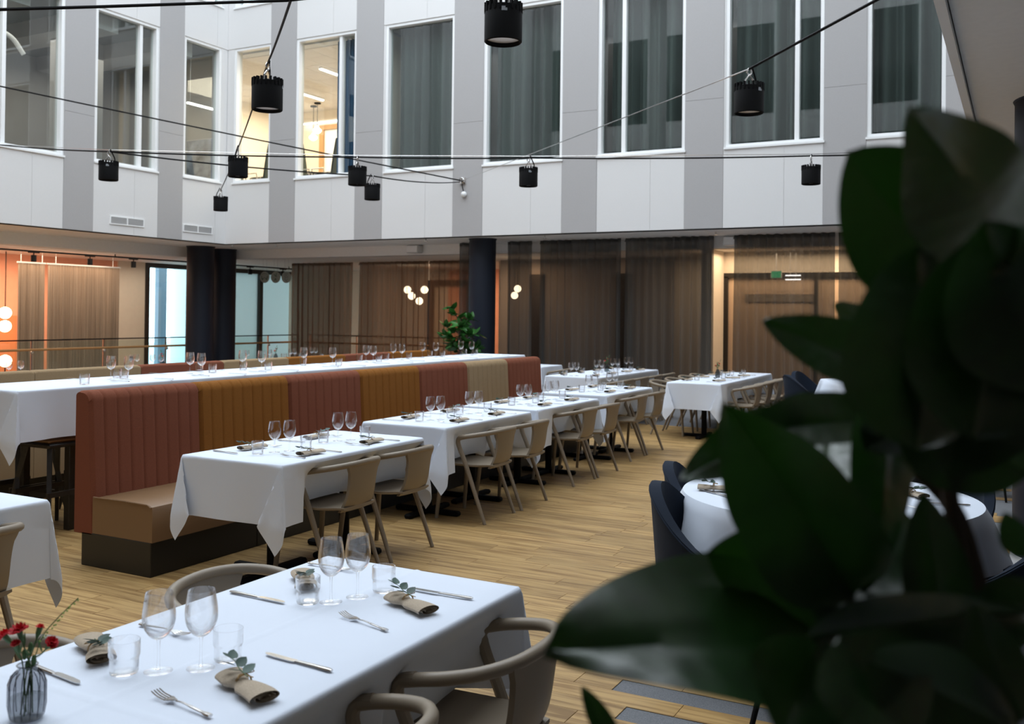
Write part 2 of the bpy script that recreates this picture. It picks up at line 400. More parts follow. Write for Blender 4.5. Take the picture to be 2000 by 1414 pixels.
# --- rooms behind the upper windows
struct('wall_office', MB().box(-18.8, -18.65, 15.96, 21.5, 4, 7.5).box(-18.8, -11.4, 21.35, 21.5, 4, 7.5).box(-11.5, -11.35, 15.86, 21.5, 4, 7.5), mat('office_plaster', (.86, .78, .66), .8))
oc = struct('ceiling', MB().box(-18.8, -11.35, 15.96, 21.5, 7.28, 7.5), MWHITE)
for i in range(13):
    for k in range(9):
        obj('ceiling_tile', MB().box(-18.64+i*.56, -18.64+i*.56+.55, 16.2+k*.57, 16.2+k*.57+.56, 7.268, 7.282), MCEIL, oc, False)
struct('floor', MB().box(-18.8, -11.35, 15.96, 21.5, 3.9, 4.05), MCARPET)
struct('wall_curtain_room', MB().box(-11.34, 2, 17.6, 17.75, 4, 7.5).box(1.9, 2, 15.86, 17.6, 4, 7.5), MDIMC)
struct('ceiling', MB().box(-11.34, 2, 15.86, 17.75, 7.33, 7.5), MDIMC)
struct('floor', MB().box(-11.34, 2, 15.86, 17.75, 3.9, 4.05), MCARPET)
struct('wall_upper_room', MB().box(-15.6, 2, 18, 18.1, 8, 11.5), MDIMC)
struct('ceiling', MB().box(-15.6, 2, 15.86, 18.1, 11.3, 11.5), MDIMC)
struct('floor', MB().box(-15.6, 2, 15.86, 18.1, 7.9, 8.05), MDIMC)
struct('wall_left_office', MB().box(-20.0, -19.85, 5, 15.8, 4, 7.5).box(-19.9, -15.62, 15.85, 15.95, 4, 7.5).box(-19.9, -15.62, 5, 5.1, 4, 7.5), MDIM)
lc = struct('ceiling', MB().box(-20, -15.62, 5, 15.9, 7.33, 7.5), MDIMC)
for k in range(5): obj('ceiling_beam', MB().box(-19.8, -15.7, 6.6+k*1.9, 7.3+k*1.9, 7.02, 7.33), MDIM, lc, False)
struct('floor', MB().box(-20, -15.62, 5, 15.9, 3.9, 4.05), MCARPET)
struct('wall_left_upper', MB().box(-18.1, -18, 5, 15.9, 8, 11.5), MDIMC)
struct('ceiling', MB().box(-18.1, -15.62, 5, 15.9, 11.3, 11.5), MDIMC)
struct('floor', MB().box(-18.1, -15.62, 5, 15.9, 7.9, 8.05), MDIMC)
# --- soffits, beams, lower ceilings
struct('ceiling', MB().box(XL-.02, 2, YB+.02, 17.35, ZS, ZS+.12).box(-17.1, XL-.02, YF, 17.35, ZS, ZS+.12), MSOF)
struct('trim_1', MB().box(-17.1, 6, 17.3, 17.5, ZLOW, ZS), MSOF)           # beam along the back
struct('trim_2', MB().box(-17.25, -17.05, YF, 17.5, ZLOW-.02, ZS), MSOF)     # beam along the left
struct('ceiling', MB().box(-20.7, 6, 17.4, 24.2, ZLOW, ZLOW+.1).box(-20.7, -17.1, YF, 17.4, ZLOW, ZLOW+.1), MCEIL)
struct('ceiling', MB().box(XR, 6, YF, YB, ZS-.02, ZS+.12), MSOF)            # under the right wing
struct('trim_3', MB().box(XR-.05, XR-.005, YF, YB, ZS-.06, ZS+.3), MFRAME)
# --- walls
struct('wall_side', MB().box(-20.7, -20.5, YF, 17.05, 0, ZLOW), MORANGE)
struct('wall_side_cream', MB().box(-20.7, -20.45, 17.05, 17.9, 0, ZLOW), MCREAM)
struct('wall_far', MB().box(-14.6, -10.7, 23.6, 23.8, 0, ZLOW), MORANGE)
struct('wall_far_cream', MB().box(-20.5, -14.6, 23.6, 23.8, 0, ZLOW), MCREAM)
struct('wall_inner', MB().box(-10.8, 6, 22.2, 22.4, 0, ZLOW).box(-10.9, -10.7, 19.9, 23.7, 0, ZLOW), MCREAM)
wd = struct('wall_inner_back', MB().box(-10.7, -6.5, 19.6, 19.75, 0, ZLOW), mat('shade_toned_plaster', (.33, .29, .25), .8))  # darker colour stands for weaker light on this stretch of cream wall
struct('wall_inner_end', MB().box(-6.5, -5.3, 19.6, 19.75, 0, ZLOW), MCREAM)
for (a, b) in ((-7.8, -7.45), (-9.9, -9.55)): obj('dark_door_panel', MB().box(a, b, 19.52, 19.6, 0, 2.52), MBLACKW, wd, False)
struct('wall_gap', MB().box(-5.3, -5.1, 17.55, 18.45, 0, ZLOW).box(-5.1, 2, 18.4, 18.5, 2.45, ZLOW), MCREAM)
pw = struct('wall_partition', MB().box(-1.6, 2, 18.42, 18.5, 0, 2.45), MCREAM)
struct('wall_right', MB().box(6, 6.2, YF, 24.2, 0, ZS+.1), MDIM)
wf = struct('wall_front', MB().box(-20.7, 6.2, YF-.2, YF, 0, ZT), MWHITE)
FW = .2  # unseen front wing, brought forward to keep skylight off near faces
wu = struct('wall_front_upper', MB().box(-15.4, XR, FW-.25, FW, ZS+.1, ZT), MWHITE)
struct('ceiling', MB().box(-17.1, 6, YF, FW-.02, ZS, ZS+.12), MSOF)
wr = struct('wall_right_upper', MB().box(XR, XR+.25, YF, YB, ZS+.1, ZT), MWHITE)
for k in range(9):
    a = YF+.6+k*2.25
    obj('grey_panel', MB().box(XR-.006, XR, a-.66, a-.02, ZS+.3, ZT), MGREY, wr, False)
    for (z0, z1) in ((SILL, HEAD), (SILL2, HEAD2)): obj('dark_window', MB().box(XR-.012, XR, a, a+1.5, z0, z1), mat('dark_glazing', (.02, .025, .025), .1) if k == 0 and z0 == SILL else bpy.data.materials['dark_glazing'], wr, False)
for k in range(7):
    a = -15.0+k*2.15
    obj('grey_panel', MB().box(a-.62, a-.02, FW, FW+.006, ZS+.3, ZT), MGREY, wu, False)
    for (z0, z1) in ((SILL, HEAD), (SILL2, HEAD2)): obj('dark_window', MB().box(a, a+1.45, FW, FW+.012, z0, z1), bpy.data.materials['dark_glazing'], wu, False)
# --- dark framed daylight window in the left side wall, on X = -20.5
wn[0] += 1
dw = struct('window_%d' % wn[0], MB().box(-20.6, -20.42, 17.9, 24.2, 2.74, ZLOW).box(-20.6, -20.42, 17.9, 18.03, 0, 2.74).box(-20.6, -20.42, 19.45, 19.6, 0, 2.74).box(-20.6, -20.42, 22.2, 22.34, 0, 2.74).box(-20.6, -20.42, 17.9, 24.2, 0, .12), MBLACKW)
obj('pane', MB().box(-20.53, -20.52, 18.03, 19.45, .12, 2.74), glass('clear_window_glass', (.86, .96, .96), 1.5), dw, False)
obj('pane', MB().box(-20.53, -20.52, 19.6, 22.2, .12, 2.74), MFROST, dw, False)
obj('pane', MB().box(-20.53, -20.52, 22.34, 24.2, .12, 2.74), MFROST, dw, False)
struct('ground', MB().box(-40, -20.7, 5, 60, -.3, -.1), MOUT)
tag(obj('outdoor_column', MB().lathe([(.42, 0), (.42, 4)], 20, -24, 22.6, -.1), MOUT), 'pale round column outside the daylight window', 'column')
tag(obj('outdoor_post', MB().box(-22.1, -21.95, 19.7, 20.0, -.1, 3.2), mat('slate_blue_post', (.16, .22, .29), .5)), 'slate blue post just outside the daylight window', 'post')
bd = thing('outdoor_building', 'pale building far outside the daylight window', 'building', (-36, 40, -.1))
obj('wall', MB().box(-3, 5, -2, 14, 0, 7), MOUT, bd, False)
for k in range(6):
    for z in (.8, 2.6, 4.6): obj('window', MB().box(5, 5.05, -1.4+k*2.4, -.2+k*2.4, z, z+1.2), MNAVY, bd, False)
# --- navy round columns
for (x, yy, lab) in ((-16.5, 16.0, 'navy round column left of the pair by the railing'), (-16.75, 16.95, 'navy round column right of the pair by the railing'), (-9.27, 16.25, 'navy round column behind the leafy potted fig'), (.28, 7.15, 'navy round column at the right edge behind the plant')):
    r = .30 if x < -10 else (.26 if x < 0 else .33)
    t = thing('column', lab, 'column', (x, yy, 0))
    obj('shaft', MB().lathe([(r, .1), (r, ZS-.03)], 40), MNAVY, t)
    obj('base_ring', MB().lathe([(r+.012, 0), (r+.012, .1)], 40), MGRAYPL, t)
    obj('top_collar', MB().lathe([(r+.006, ZS-.03), (r+.02, ZS)], 40), MNAVY, t)
# ================================================================== CURTAINS
def curtain_mb(p0, p1, z0, z1, lam=.11, amp=.05, seed=0, nz=7):
    rr = random.Random(seed); p0 = Vector(p0); p1 = Vector(p1); d = p1-p0; L = d.length; t = d/L; n = Vector((-t.y, t.x))
    nf = max(2, int(L/lam)); xs = []; ph = 0; ams = [rr.uniform(.4, 1.35) for _ in range(nf+2)]; offs = [rr.uniform(-.9, .9) for _ in range(nf+2)]
    N = nf*9+1
    def fn(i, j):
        s = i/(N-1); f = s*nf; k = int(f); fr = f-k
        a = ams[k]*(1-fr)+ams[k+1]*fr; o_ = offs[k]*(1-fr)+offs[k+1]*fr
        zt = j/(nz-1); sp = .72+.28*(1-zt)
        w = math.sin(2*PI*f + .8*o_ + .5*math.sin(3.1*f+zt*1.3))
        w = math.copysign(abs(w)**.8, w)
        q = p0 + t*(L*s + .022*o_*(1-zt)) + n*(amp*a*sp*w)
        return (q.x, q.y, z0+(z1-z0)*zt)
    return MB().grid(fn, N, nz)
def curtain(name, lab, p0, p1, z0, z1, mt, lam=.11, amp=.05, seed=0, group=None):
    t = thing(name, lab, 'curtain', ((p0[0]+p1[0])/2, (p0[1]+p1[1])/2, z0), 0, group)
    ox, oy = t.location.x, t.location.y
    obj('fabric', curtain_mb((p0[0]-ox, p0[1]-oy), (p1[0]-ox, p1[1]-oy), .0, z1-z0, lam, amp, seed), mt, t)
    d = (Vector(p1)-Vector(p0)).normalized(); n = Vector((-d.y, d.x))
    obj('heading_tape', curtain_mb((p0[0]-ox-n.x*.004, p0[1]-oy-n.y*.004), (p1[0]-ox-n.x*.004, p1[1]-oy-n.y*.004), z1-z0-.07, z1-z0, lam, amp, seed, 2), mt, t)
    return t
YC = 17.0
G1 = 'grey sheer curtains along the back'
for (a, b, lab, sd) in ((-10.26, -9.62, 'narrow grey sheer curtain left of the column with the fig', 1), (-9.15, -8.57, 'narrow grey sheer curtain right of the column with the fig', 2), (-8.40, -6.68, 'wide grey sheer curtain behind the pink banquette end', 3), (-6.60, -4.92, 'wide grey sheer curtain left of the lit doorway gap', 4), (-4.54, -2.81, 'wide grey sheer curtain right of the lit doorway gap', 5), (-2.76, -.6, 'grey sheer curtain farthest right, half behind the big plant', 6)):
    curtain('sheer_curtain', lab, (a, YC), (b, YC), .03, ZS-.005, MSHEER, .155, .085, sd)
    # fabric hanging in a second layer of the same drop
for (a, b, lab, sd) in ((-16.71, -14.71, 'brown sheer curtain beside the round hanging signs', 11), (-14.51, -12.5, 'brown sheer curtain in front of the glowing globe cluster', 12), (-12.45, -10.9, 'brown sheer curtain left of the potted fig', 13)):
    curtain('sheer_curtain', lab, (a, 19.3), (b, 19.3), .03, ZLOW-.005, MSHEERB, .16, .08, sd)
for (a, b, z, lab, sd) in ((12.9, 13.52, 2.57, 'narrow beige string curtain panel by the glowing globes', 21), (13.6, 15.45, 2.57, 'wide beige string curtain panel beside the cream wall', 22)):
    t = thing('string_curtain', lab, 'curtain', (-18.5, (a+b)/2, 0))
    o = obj('strings', curtain_mb((0, a-(a+b)/2), (0, b-(a+b)/2), .04, z, .034, .012, sd, 3), MSTRING, t)
    obj('top_rail', MB().box(-.02, .02, a-(a+b)/2-.02, b-(a+b)/2+.02, z, z+.03), MGRAYPL, t, False)
    for q in (.1, .9): obj('hanger', MB().tube([(0, (a-b)/2+(b-a)*q, z+.03), (0, (a-b)/2+(b-a)*q, ZLOW)], .006, 6), MFRAME, t)
UC = [(-11.1, -9.6, 'third', 31), (-8.86, -7.32, 'fourth', 32), (-6.52, -5.06, 'fifth', 33), (-4.26, -2.8, 'sixth', 34), (-2.08, -1.06, 'seventh', 35)]
for (a, b, od, sd) in UC:
    curtain('window_curtain', 'grey green curtain behind the %s upper window from the corner' % od, (a, YB+.42), (b, YB+.42), 4.06, 7.32, MCURT, .21, .10, sd)
curtain('window_curtain', 'dark blue curtain in the lit office window', (-12.68, YB+.4), (-11.9, YB+.4), 4.06, 7.27, MBLUEC, .10, .045, 36)
# ================================================================== upper office contents
def office_chair(t):
    obj('seat', MB().bbox(-.25, .25, -.24, .26, .42, .50, .03), MOLIVE, t)
    obj('backrest', MB().grid(lambda i, j: ((-.23+.46*i/8)*(1-.25*(j/10)**2), -.26-.10*(j/10)+.03*math.cos((i-4)/4*1.3), .48+.86*j/10), 9, 11).grid(lambda i, j: ((-.23+.46*i/8)*(1-.25*(j/10)**2), -.31-.10*(j/10)+.03*math.cos((i-4)/4*1.3), .48+.86*j/10), 9, 11), MOLIVE, t)
    for s in (-1, 1): obj('armrest', MB().tube([(s*.27, .2, .46), (s*.29, .2, .68), (s*.29, -.12, .68), (s*.27, -.16, .46)], .014, 8), MSTEEL, t)
    obj('post', MB().tube([(0, 0, .08), (0, 0, .42)], .03, 10), MSTEEL, t)
    for k in range(5):
        a = k*2*PI/5; obj('base_arm', MB().tube([(0, 0, .1), (.28*math.cos(a), .28*math.sin(a), .06)], .018, 6), MSTEEL, t)
        obj('caster', MB().sphere((.28*math.cos(a), .28*math.sin(a), .03), .03, 8, 6), MBLACK, t)
for (x, yy, rz, lab) in ((-15.9, 16.75, -PI/2, 'green office chair at the left of the first lit window'), (-15.42, 16.75, PI/2, 'green office chair at the right of the first lit window'), (-13.98, 16.75, -PI/2, 'green office chair at the left of the second lit window'), (-13.5, 16.75, PI/2, 'green office chair beside the blue curtain upstairs')):
    inst('office_chair', office_chair, lab, 'chair', (x, yy, 4.05), rz, 'office chairs upstairs')
t = thing('meeting_table', 'dark meeting table between the green office chairs', 'table', (-14.6, 17.75, 4.05))
obj('tabletop', MB().bbox(-1.6, 1.0, -.5, .5, .70, .74, .01), MBLACKW, t)
for sx in (-1.3, .7): obj('leg', MB().box(sx-.04, sx+.04, -.3, .3, 0, .70), MBLACK, t, False)
for (x, yy, L, ax, z, lab) in ((-14.33, 17.8, .66, 1, 7.2, 'bright linear ceiling lamp highest in the lit office window'), (-16.4, 19.65, .95, 1, 7.2, 'bright linear ceiling lamp in the middle of the lit office'), (-17.4, 21.25, 1.3, 0, 6.9, 'glowing bar over the lit office door, standing in for a reflection')):  # the one over the door is a glowing bar imitating a glass reflection
    t = thing('linear_lamp', lab, 'lamp', (x, yy, z), PI/2 if ax else 0); obj('housing', MB().box(-L/2, L/2, -.05, .05, .03, .068), MFRAME, t, False); obj('tube', MB().bbox(-L/2, L/2, -.04, .04, 0, .03, .008), MEMW, t)
for (x, yy, dz, lab) in ((-16.87, 20.47, .62, 'white pendant lamp in the lit office, higher one'), (-17.22, 20.73, .74, 'white pendant lamp in the lit office, lower one')):
    t = thing('pendant_lamp', lab, 'lamp', (x, yy, 7.265))
    obj('canopy', MB().lathe([(.09, -.03), (.09, 0)], 16), MBLACK, t); obj('cord', MB().tube([(0, 0, -.03), (0, 0, -dz)], .008, 6), MBLACK, t)
    obj('shade', MB().lathe([(.03, -dz), (.05, -dz-.05), (.11, -dz-.10), (.12, -dz-.14), (.09, -dz-.18), (.04, -dz-.21), (.0001, -dz-.22)], 20), MEMG, t)
wn_d = struct('door_1', MB().box(-17.4, -17.26, 21.2, 21.35, 4.05, 6.7).box(-16.2, -16.06, 21.2, 21.35, 4.05, 6.7).box(-17.4, -16.06, 21.2, 21.35, 6.7, 6.83), MDOORW)
obj('door_leaf', MB().box(-17.26, -16.2, 21.27, 21.33, 4.05, 6.7), MFRAME, wn_d, False); obj('door_handle', MB().box(-16.4, -16.28, 21.2, 21.27, 5.05, 5.08), MSTEEL, wn_d, False)
t = thing('linear_lamp', 'white glowing bar imitating a lamp reflection in the left corner window', 'lamp', (-15.95, 15.4, 6.1)); obj('tube', MB().bbox(-.03, .03, -.38, .38, -.02, .02, .008), MEMW, t)  # glowing bar added where the pane mirrors an office lamp
for q in (-.3, .3): obj('wire', MB().tube([(0, q, .02), (0, q, 1.2)], .004, 5), MSTEEL, t)
t = thing('wall_picture', 'pale printed picture low in the left corner window', 'picture', (-16.32, 15.83, 4.49)); obj('frame', MB().box(-.47, .47, -.03, .01, 0, .98), MGRAYPL, t, False); obj('print', MB().box(-.45, .45, -.036, -.03, .02, .96), MART, t, False)
tag(obj('duct_pipe', MB().tube(spline([(-17.2, 11.3, 4.1), (-17.2, 11.3, 6.6), (-17.2, 11.35, 6.9), (-17.1, 11.7, 6.8), (-17, 11.9, 6.5)], 6), .045, 10), MFRAME), 'white bent pipe inside the leftmost upper window', 'pipe')
for (x, yy, s) in ((-17, 12.9, .5), (-17.8, 14.0, .4)):
    tag(obj('office_pillar', MB().box(x-s/2, x+s/2, yy-s/2, yy+s/2, 4.05, 7.33), MDIM, None, False), 'grey pillar inside the %s upper left window' % ('middle' if yy < 13.5 else 'corner'), 'pillar')
# ================================================================== facade fittings
for (a, b, lab) in ((12.58, 13.39, 'white slatted air vent left of the pair on the left facade'), (14.39, 15.2, 'white slatted air vent nearest the facade corner')):
    t = thing('air_vent', lab, 'vent', (XL, (a+b)/2, 3.245)); w = (b-a)/2
    obj('frame', MB().box(-.0, .02, -w, w, 0, .02).box(0, .02, -w, w, .14, .16).box(0, .02, -w, -w+.02, .02, .14).box(0, .02, w-.02, w, .02, .14).box(0, .02, -.012, .012, .02, .14), MFRAME, t, False)
    obj('backing', MB().box(0, .003, -w+.02, w-.02, .02, .14), MBLACK, t, False)
    for k in range(6):
        for (c, d) in ((-w+.02, -.012), (.012, w-.02)): obj('slat', MB().box(.003, .016, c, d, .026+k*.019, .036+k*.019), MGRAYPL, t, False)
# small wall box where the cables meet
AN = Vector((-9.34, 15.57, 4.12))
t = thing('cable_anchor', 'steel wall anchor where three lamp cables meet', 'anchor', AN)
obj('plate', MB().box(-.06, .06, .0, .03, -.06, .06), MSTEEL, t, False); obj('ring', MB().tube([(.05*math.cos(a), -.03, .05*math.sin(a)) for a in [2*PI*k/12 for k in range(13)]], .008, 6), MSTEEL, t)
t = thing('wall_box', 'small white round box below the cable anchor', 'junction box', (-9.3, 15.56, 3.86)); obj('body', MB().sphere((0, 0, 0), .055, 14, 8), MFRAME, t)
obj('lead', MB().tube([(0, -.01, .05), (-.02, -.03, .15), (-.03, -.01, .26)], .009, 6), MBLACK, t)
# ceiling speakers, track lamps, downlights, sprinklers
for (x, yy, lab) in ((-11.48, 17.2, 'pale loudspeaker box on the beam above the globe cluster'), (-4.62, 17.2, 'pale loudspeaker box above the lit doorway gap')):
    t = thing('loudspeaker', lab, 'speaker', (x, yy, 2.98)); obj('box', MB().bbox(-.15, .15, -.12, .09, -.09, .08, .02), MGRAYPL, t); obj('grille', MB().box(-.13, .13, -.125, -.12, -.07, .06), MFRAME, t, False)
t = thing('lamp_track', 'black ceiling track carrying the spot lamps', 'track', (-18.0, 16, 2.78))
obj('rail', MB().box(-.02, .02, -4.5, 5.2, 0, .035), MBLACK, t, False)
for k in range(4): obj('hanger', MB().box(-.006, .006, -4+k*2.9, -3.98+k*2.9, .035, .08), MBLACK, t, False)
for i, xpx in enumerate((66, 176, 261, 489, 553)):
    p = atX(xpx, 495, -18.0); ods = ('first', 'second', 'third', 'fourth', 'fifth')
    t = thing('spot_lamp', 'black cylinder spot lamp, %s from the left on the track' % ods[i], 'lamp', (-18.0, p.y, 2.78), 0, 'spot lamps on the ceiling track')
    obj('adapter', MB().box(-.02, .02, -.12, .12, -.02, 0), MBLACK, t, False); obj('stem', MB().tube([(0, 0, -.02), (0, 0, -.06)], .012, 8), MBLACK, t)
    obj('body', MB().lathe([(.05, -.2), (.055, -.19), (.055, -.07), (.045, -.06)], 16), MBLACK, t)
for i, (x, yy) in enumerate(((-13.3, 18.2), (-4.1, 18.0), (-2.2, 17.9), (-3.1, 18.15), (-6.0, 19.0), (-12.2, 20.5))):
    t = thing('downlight', ['round downlight in the ceiling before the brown curtains', 'round downlight behind the curtain right of the doorway gap', 'round downlight behind the rightmost grey curtain', 'round downlight in the middle behind the right sheer curtain', 'round downlight behind the curtain left of the gap', 'round downlight above the glowing globe cluster'][i], 'lamp', (x, yy, ZLOW))
    obj('trim_ring', MB().lathe([(.05, -.006), (.075, -.006), (.08, 0)], 18), MFRAME, t); obj('lens', MB().lathe([(.0001, -.004), (.05, -.004)], 18), MEMS, t)
for i, (xp, yp) in enumerate(((281, 463), (539, 478), (829, 467), (1064, 462), (1398, 455))):
    p = at(xp, yp, ZS-.02)
    t = thing('sprinkler', 'small ceiling sprinkler, %s from the left under the facade edge' % ('first', 'second', 'third', 'fourth', 'fifth')[i], 'sprinkler', (p.x, max(p.y, YB+.15) if p.x > XL else p.y, ZS)); obj('stem', MB().tube([(0, 0, 0), (0, 0, -.05)], .012, 6), MSTEEL, t); obj('plate', MB().lathe([(.04, -.055), (.04, -.05)], 10), MSTEEL, t)
# ================================================================== hanging black lamps and their cables
def black_lamp(t):
    prof = [(.0001, .205), (.085, .205), (.095, .2), (.108, .195), (.108, .165), (.110, .16), (.110, 0), (.104, -.006), (.102, 0), (.100, .03)]
    obj('housing', MB().lathe_open(prof, 32), MBLACK, t)
    fins = MB()
    for k in range(20):
        a = 2*PI*k/20; c, s = math.cos(a), math.sin(a)
        b = len(fins.v); fins.box(.086, .112, -.006, .006, .165, .222); fins.v[b:] = [(x*c-y_*s, x*s+y_*c, z) for x, y_, z in fins.v[b:]]
    obj('cooling_fins', fins, MBLACK, t, False)
    obj('reflector', MB().lathe([(.100, .02), (.085, .05), (.06, .08), (.03, .1), (.0001, .105)], 24), MCHROME, t)
    obj('bracket', MB().tube([(-.03, 0, .2), (-.03, 0, .25), (0, 0, .29), (.03, 0, .25), (.03, 0, .2)], .007, 6), MSTEEL, t)
    obj('hook', MB().tube(spline([(0, 0, .28), (.018, 0, .31), (0, 0, .34), (-.018, 0, .31), (0, 0, .285)], 4), .006, 6), MSTEEL, t)
    obj('lead', MB().tube(spline([(.05, .03, .2), (.06, .03, .25), (.03, .01, .33), (.02, 0, .36)], 5), .007, 6), MBLACK, t)
    obj('label', MB().grid(lambda i, j: (.1105*math.cos(-1.2+.3*i/4), .1105*math.sin(-1.2+.3*i/4), .15+.025*j), 5, 2), MTAPE, t)
LAMPS = {}
for (k, xp, yp, dp, z, lab) in (('a', 983, 48, 73, 3.30, 'largest black drum lamp, hanging at the top centre'), ('b', 522, 187, 60, 3.17, 'black drum lamp hanging in front of the lit office'), ('c', 1463, 195, 57, 3.26, 'black drum lamp on the steep cable at upper right'),
    ('d', 465, 328, 38, 3.24, 'black drum lamp at the corner window, middle of the receding three'), ('e', 212, 335, 37, 3.24, 'black drum lamp farthest left, under the second left window'), ('f', 1032, 347, 37, 3.24, 'black drum lamp on the level cable right of the wall anchor'),
    ('g', 698, 345, 36, 3.25, 'black drum lamp under the blue curtain, upper of two close together'), ('h', 1584, 343, 36, 3.30, 'black drum lamp on the level cable nearest the big leaves'), ('i', 727, 376, 30, 3.31, 'black drum lamp lower of two close together under a grey band'), ('j', 431, 399, 27, 3.30, 'smallest black drum lamp, low at the facade corner')):
    p = at(xp, yp, z); LAMPS[k] = Vector((p.x, p.y, p.z-.10))
    inst('pendant_drum_lamp', black_lamp, lab, 'lamp', LAMPS[k], R.uniform(0, 6), 'black drum lamps on the cables')
def top(k): return LAMPS[k]+Vector((0, 0, .335))
def cable(lab, pts, r=.009, mt=MBLACK, name='lamp_cable', sag=0):
    out = []
    for i in range(len(pts)-1):
        a, b = Vector(pts[i]), Vector(pts[i+1])
        for k in range(11):
            if k == 0 and i: continue
            s = k/10; q = a.lerp(b, s); q.z -= sag*4*s*(1-s)*(b-a).length*.01; out.append(q)
    return tag(obj(name, MB().tube(out, r, 6), mt), lab, 'cable')
LEFTW = atX(0, 281, XL)
cable('thin black cable along the level row of lamps', [atX(-60, 275, XL+.02), top('e'), top('g'), top('f'), top('h'), (-.33, 13.2, 3.7)], .010, sag=.5)
cable('thin steel wire above the level row of lamps', [atX(-60, 283, XL+.02)+Vector((0, 0, .03)), top('e')+Vector((0, 0, .02)), top('g')+Vector((0, 0, .02)), top('f')+Vector((0, 0, .02)), top('h')+Vector((0, 0, .02)), (-.33, 13.2, 3.73)], .004, MSTEEL, 'steel_wire')
cable('black cable sloping from upper left down to the wall anchor', [atX(-40, 160, XL+.02), AN+Vector((-.02, -.04, 0))], .013, sag=.2)
cable('black cable from the left row through the lower close lamp to the anchor', [top('e'), top('i'), AN+Vector((-.04, -.04, -.03))], .010, sag=1.0)
cable('black cable climbing from the right lamp to the top right', [top('c'), atd(1712, 0, 6.1), atd(1850, -70, 5.6)], .010)
cable('thin steel wire rising from the wall anchor to the right lamp', [AN+Vector((.04, -.04, 0)), top('c')], .005, MSTEEL, 'steel_wire')
cable('thin cable linking the three receding lamps at left', [atd(568, 0, 4.5), top('b'), top('d'), top('j'), (-15.3, 15.5, 3.95)], .007, sag=.5)
cable('black cable crossing the top left corner', [atd(-80, 21, 4.6), atd(200, 13, 4.8), atd(560, 1, 5.0), atd(760, -20, 5.2)], .008)
cable('short steel wire holding the largest lamp', [top('a'), (LAMPS['a'].x+.1, LAMPS['a'].y-.1, 4.6)], .006, MSTEEL, 'steel_wire')
# ================================================================== lounge on the left: railing, globes, signs
RX = -17.0
t = thing('railing', 'glass railing with black top rail and oak handrail at left', 'railing', (RX, 15.5, 0))
obj('top_rail', MB().box(-.02, .02, -5.5, 4.4, .985, 1.01), MBLACK, t, False); obj('handrail', MB().tube([(.07, -5.5, .815), (.07, 4.4, .815)], .024, 10), MRAILW, t)
for k in range(6):
    yy = -5.0+k*1.66; obj('post', MB().box(-.012, .012, yy-.012, yy+.012, 0, .985), MSTEEL, t, False); obj('bracket', MB().sphere((.03, yy, .76), .035, 10, 6), MSTEEL, t)
    if k < 5: obj('glass_panel', MB().box(-.006, .006, yy+.03, yy+1.63, .08, .97), MRAILG, t, False)
t = thing('railing', 'short railing seen in the gap between brown curtains', 'railing', (-14.5, 20.2, 0))
obj('top_rail', MB().box(-2.4, 2.4, -.02, .02, .985, 1.01), MBLACK, t, False); obj('handrail', MB().tube([(-2.4, -.07, .80), (2.4, -.07, .80)], .024, 10), MRAILW, t)
for k in range(4): obj('post', MB().box(-2.3+k*1.53, -2.28+k*1.53, -.012, .012, 0, .985), MSTEEL, t, False)
def globe(name, lab, pts, floor):
    t = thing(name, lab, 'lamp', (pts[0][0], pts[0][1], 0))
    x0, y0 = pts[0][:2]
    for (x, yy, z, r) in pts:
        obj('globe', MB().sphere((x-x0, yy-y0, z), r, 18, 12), MEMG, t); obj('ring', MB().lathe([(r*.5, z+r*.84), (r*.5, z+r*.92)], 14, x-x0, yy-y0), MBLACK, t)
    zs = [p[2] for p in pts]
    if floor: obj('stem', MB().tube([(0, .0, 0), (0, .0, max(zs))], .012, 8), MBLACK, t); obj('base', MB().lathe([(.14, 0), (.14, .02), (.02, .03)], 18), MBLACK, t)
    else: obj('stem', MB().tube([(0, 0, min(zs)), (0, 0, ZLOW)], .01, 8), MBLACK, t)
    return t
A = atX(10, 611, -19.6); B = atX(10, 637, -19.6); globe('globe_lamp', 'pair of stacked glowing globes at the far left edge', [(*A[:], .13), (A.x, A.y, B.z, .13)], False)
A = atX(10, 705, -18.9); globe('globe_lamp', 'single glowing globe low at the far left edge', [(*A[:], .13)], True)
A = atX(46, 680, -19.6); B = atX(46, 706, -19.6); globe('globe_lamp', 'glowing globes standing in for reflections, half hidden behind the string curtain', [(*A[:], .12), (A.x, A.y, B.z, .12)], True)  # glowing stand-ins for mirrored globes, no separate lamp here
t = thing('globe_cluster', 'cluster of glowing globes behind the brown sheer curtain', 'lamp', (*atY(812, 570, 21)[:2], ZLOW)); c0 = t.location.copy()
obj('stem', MB().tube([(0, 0, 0), (0, 0, -.75)], .012, 8), MBLACK, t)
for (xp, yp) in ((796, 566), (804, 578), (829, 566), (819, 588)):
    p = atY(xp, yp, 21)-c0; obj('globe', MB().sphere(p, .10, 16, 10), MEMG, t); obj('arm', MB().tube([(0, 0, -.7), p], .008, 6), MBLACK, t)
t = thing('globe_cluster', 'two glowing globes behind the narrow curtain by the column', 'lamp', (*atY(1007, 570, 18.6)[:2], ZLOW)); c0 = t.location.copy()
for (xp, yp) in ((1005, 577), (1011, 564)):
    p = atY(xp, yp, 18.6)-c0; obj('globe', MB().sphere(p, .08, 16, 10), MEMG, t); obj('stem', MB().tube([(p.x, p.y, 0), p], .008, 6), MBLACK, t)
for (a, b, z, lab) in ((14.35, 14.75, 1.95, 'tall orange wall panel beside the string curtains'), (13.4, 14.25, 1.45, 'wide orange wall panel at the far left')):
    tag(obj('wall_panel', MB().bbox(-20.5, -20.44, a, b, .1, z, .01), MORANGE2), lab, 'panel')
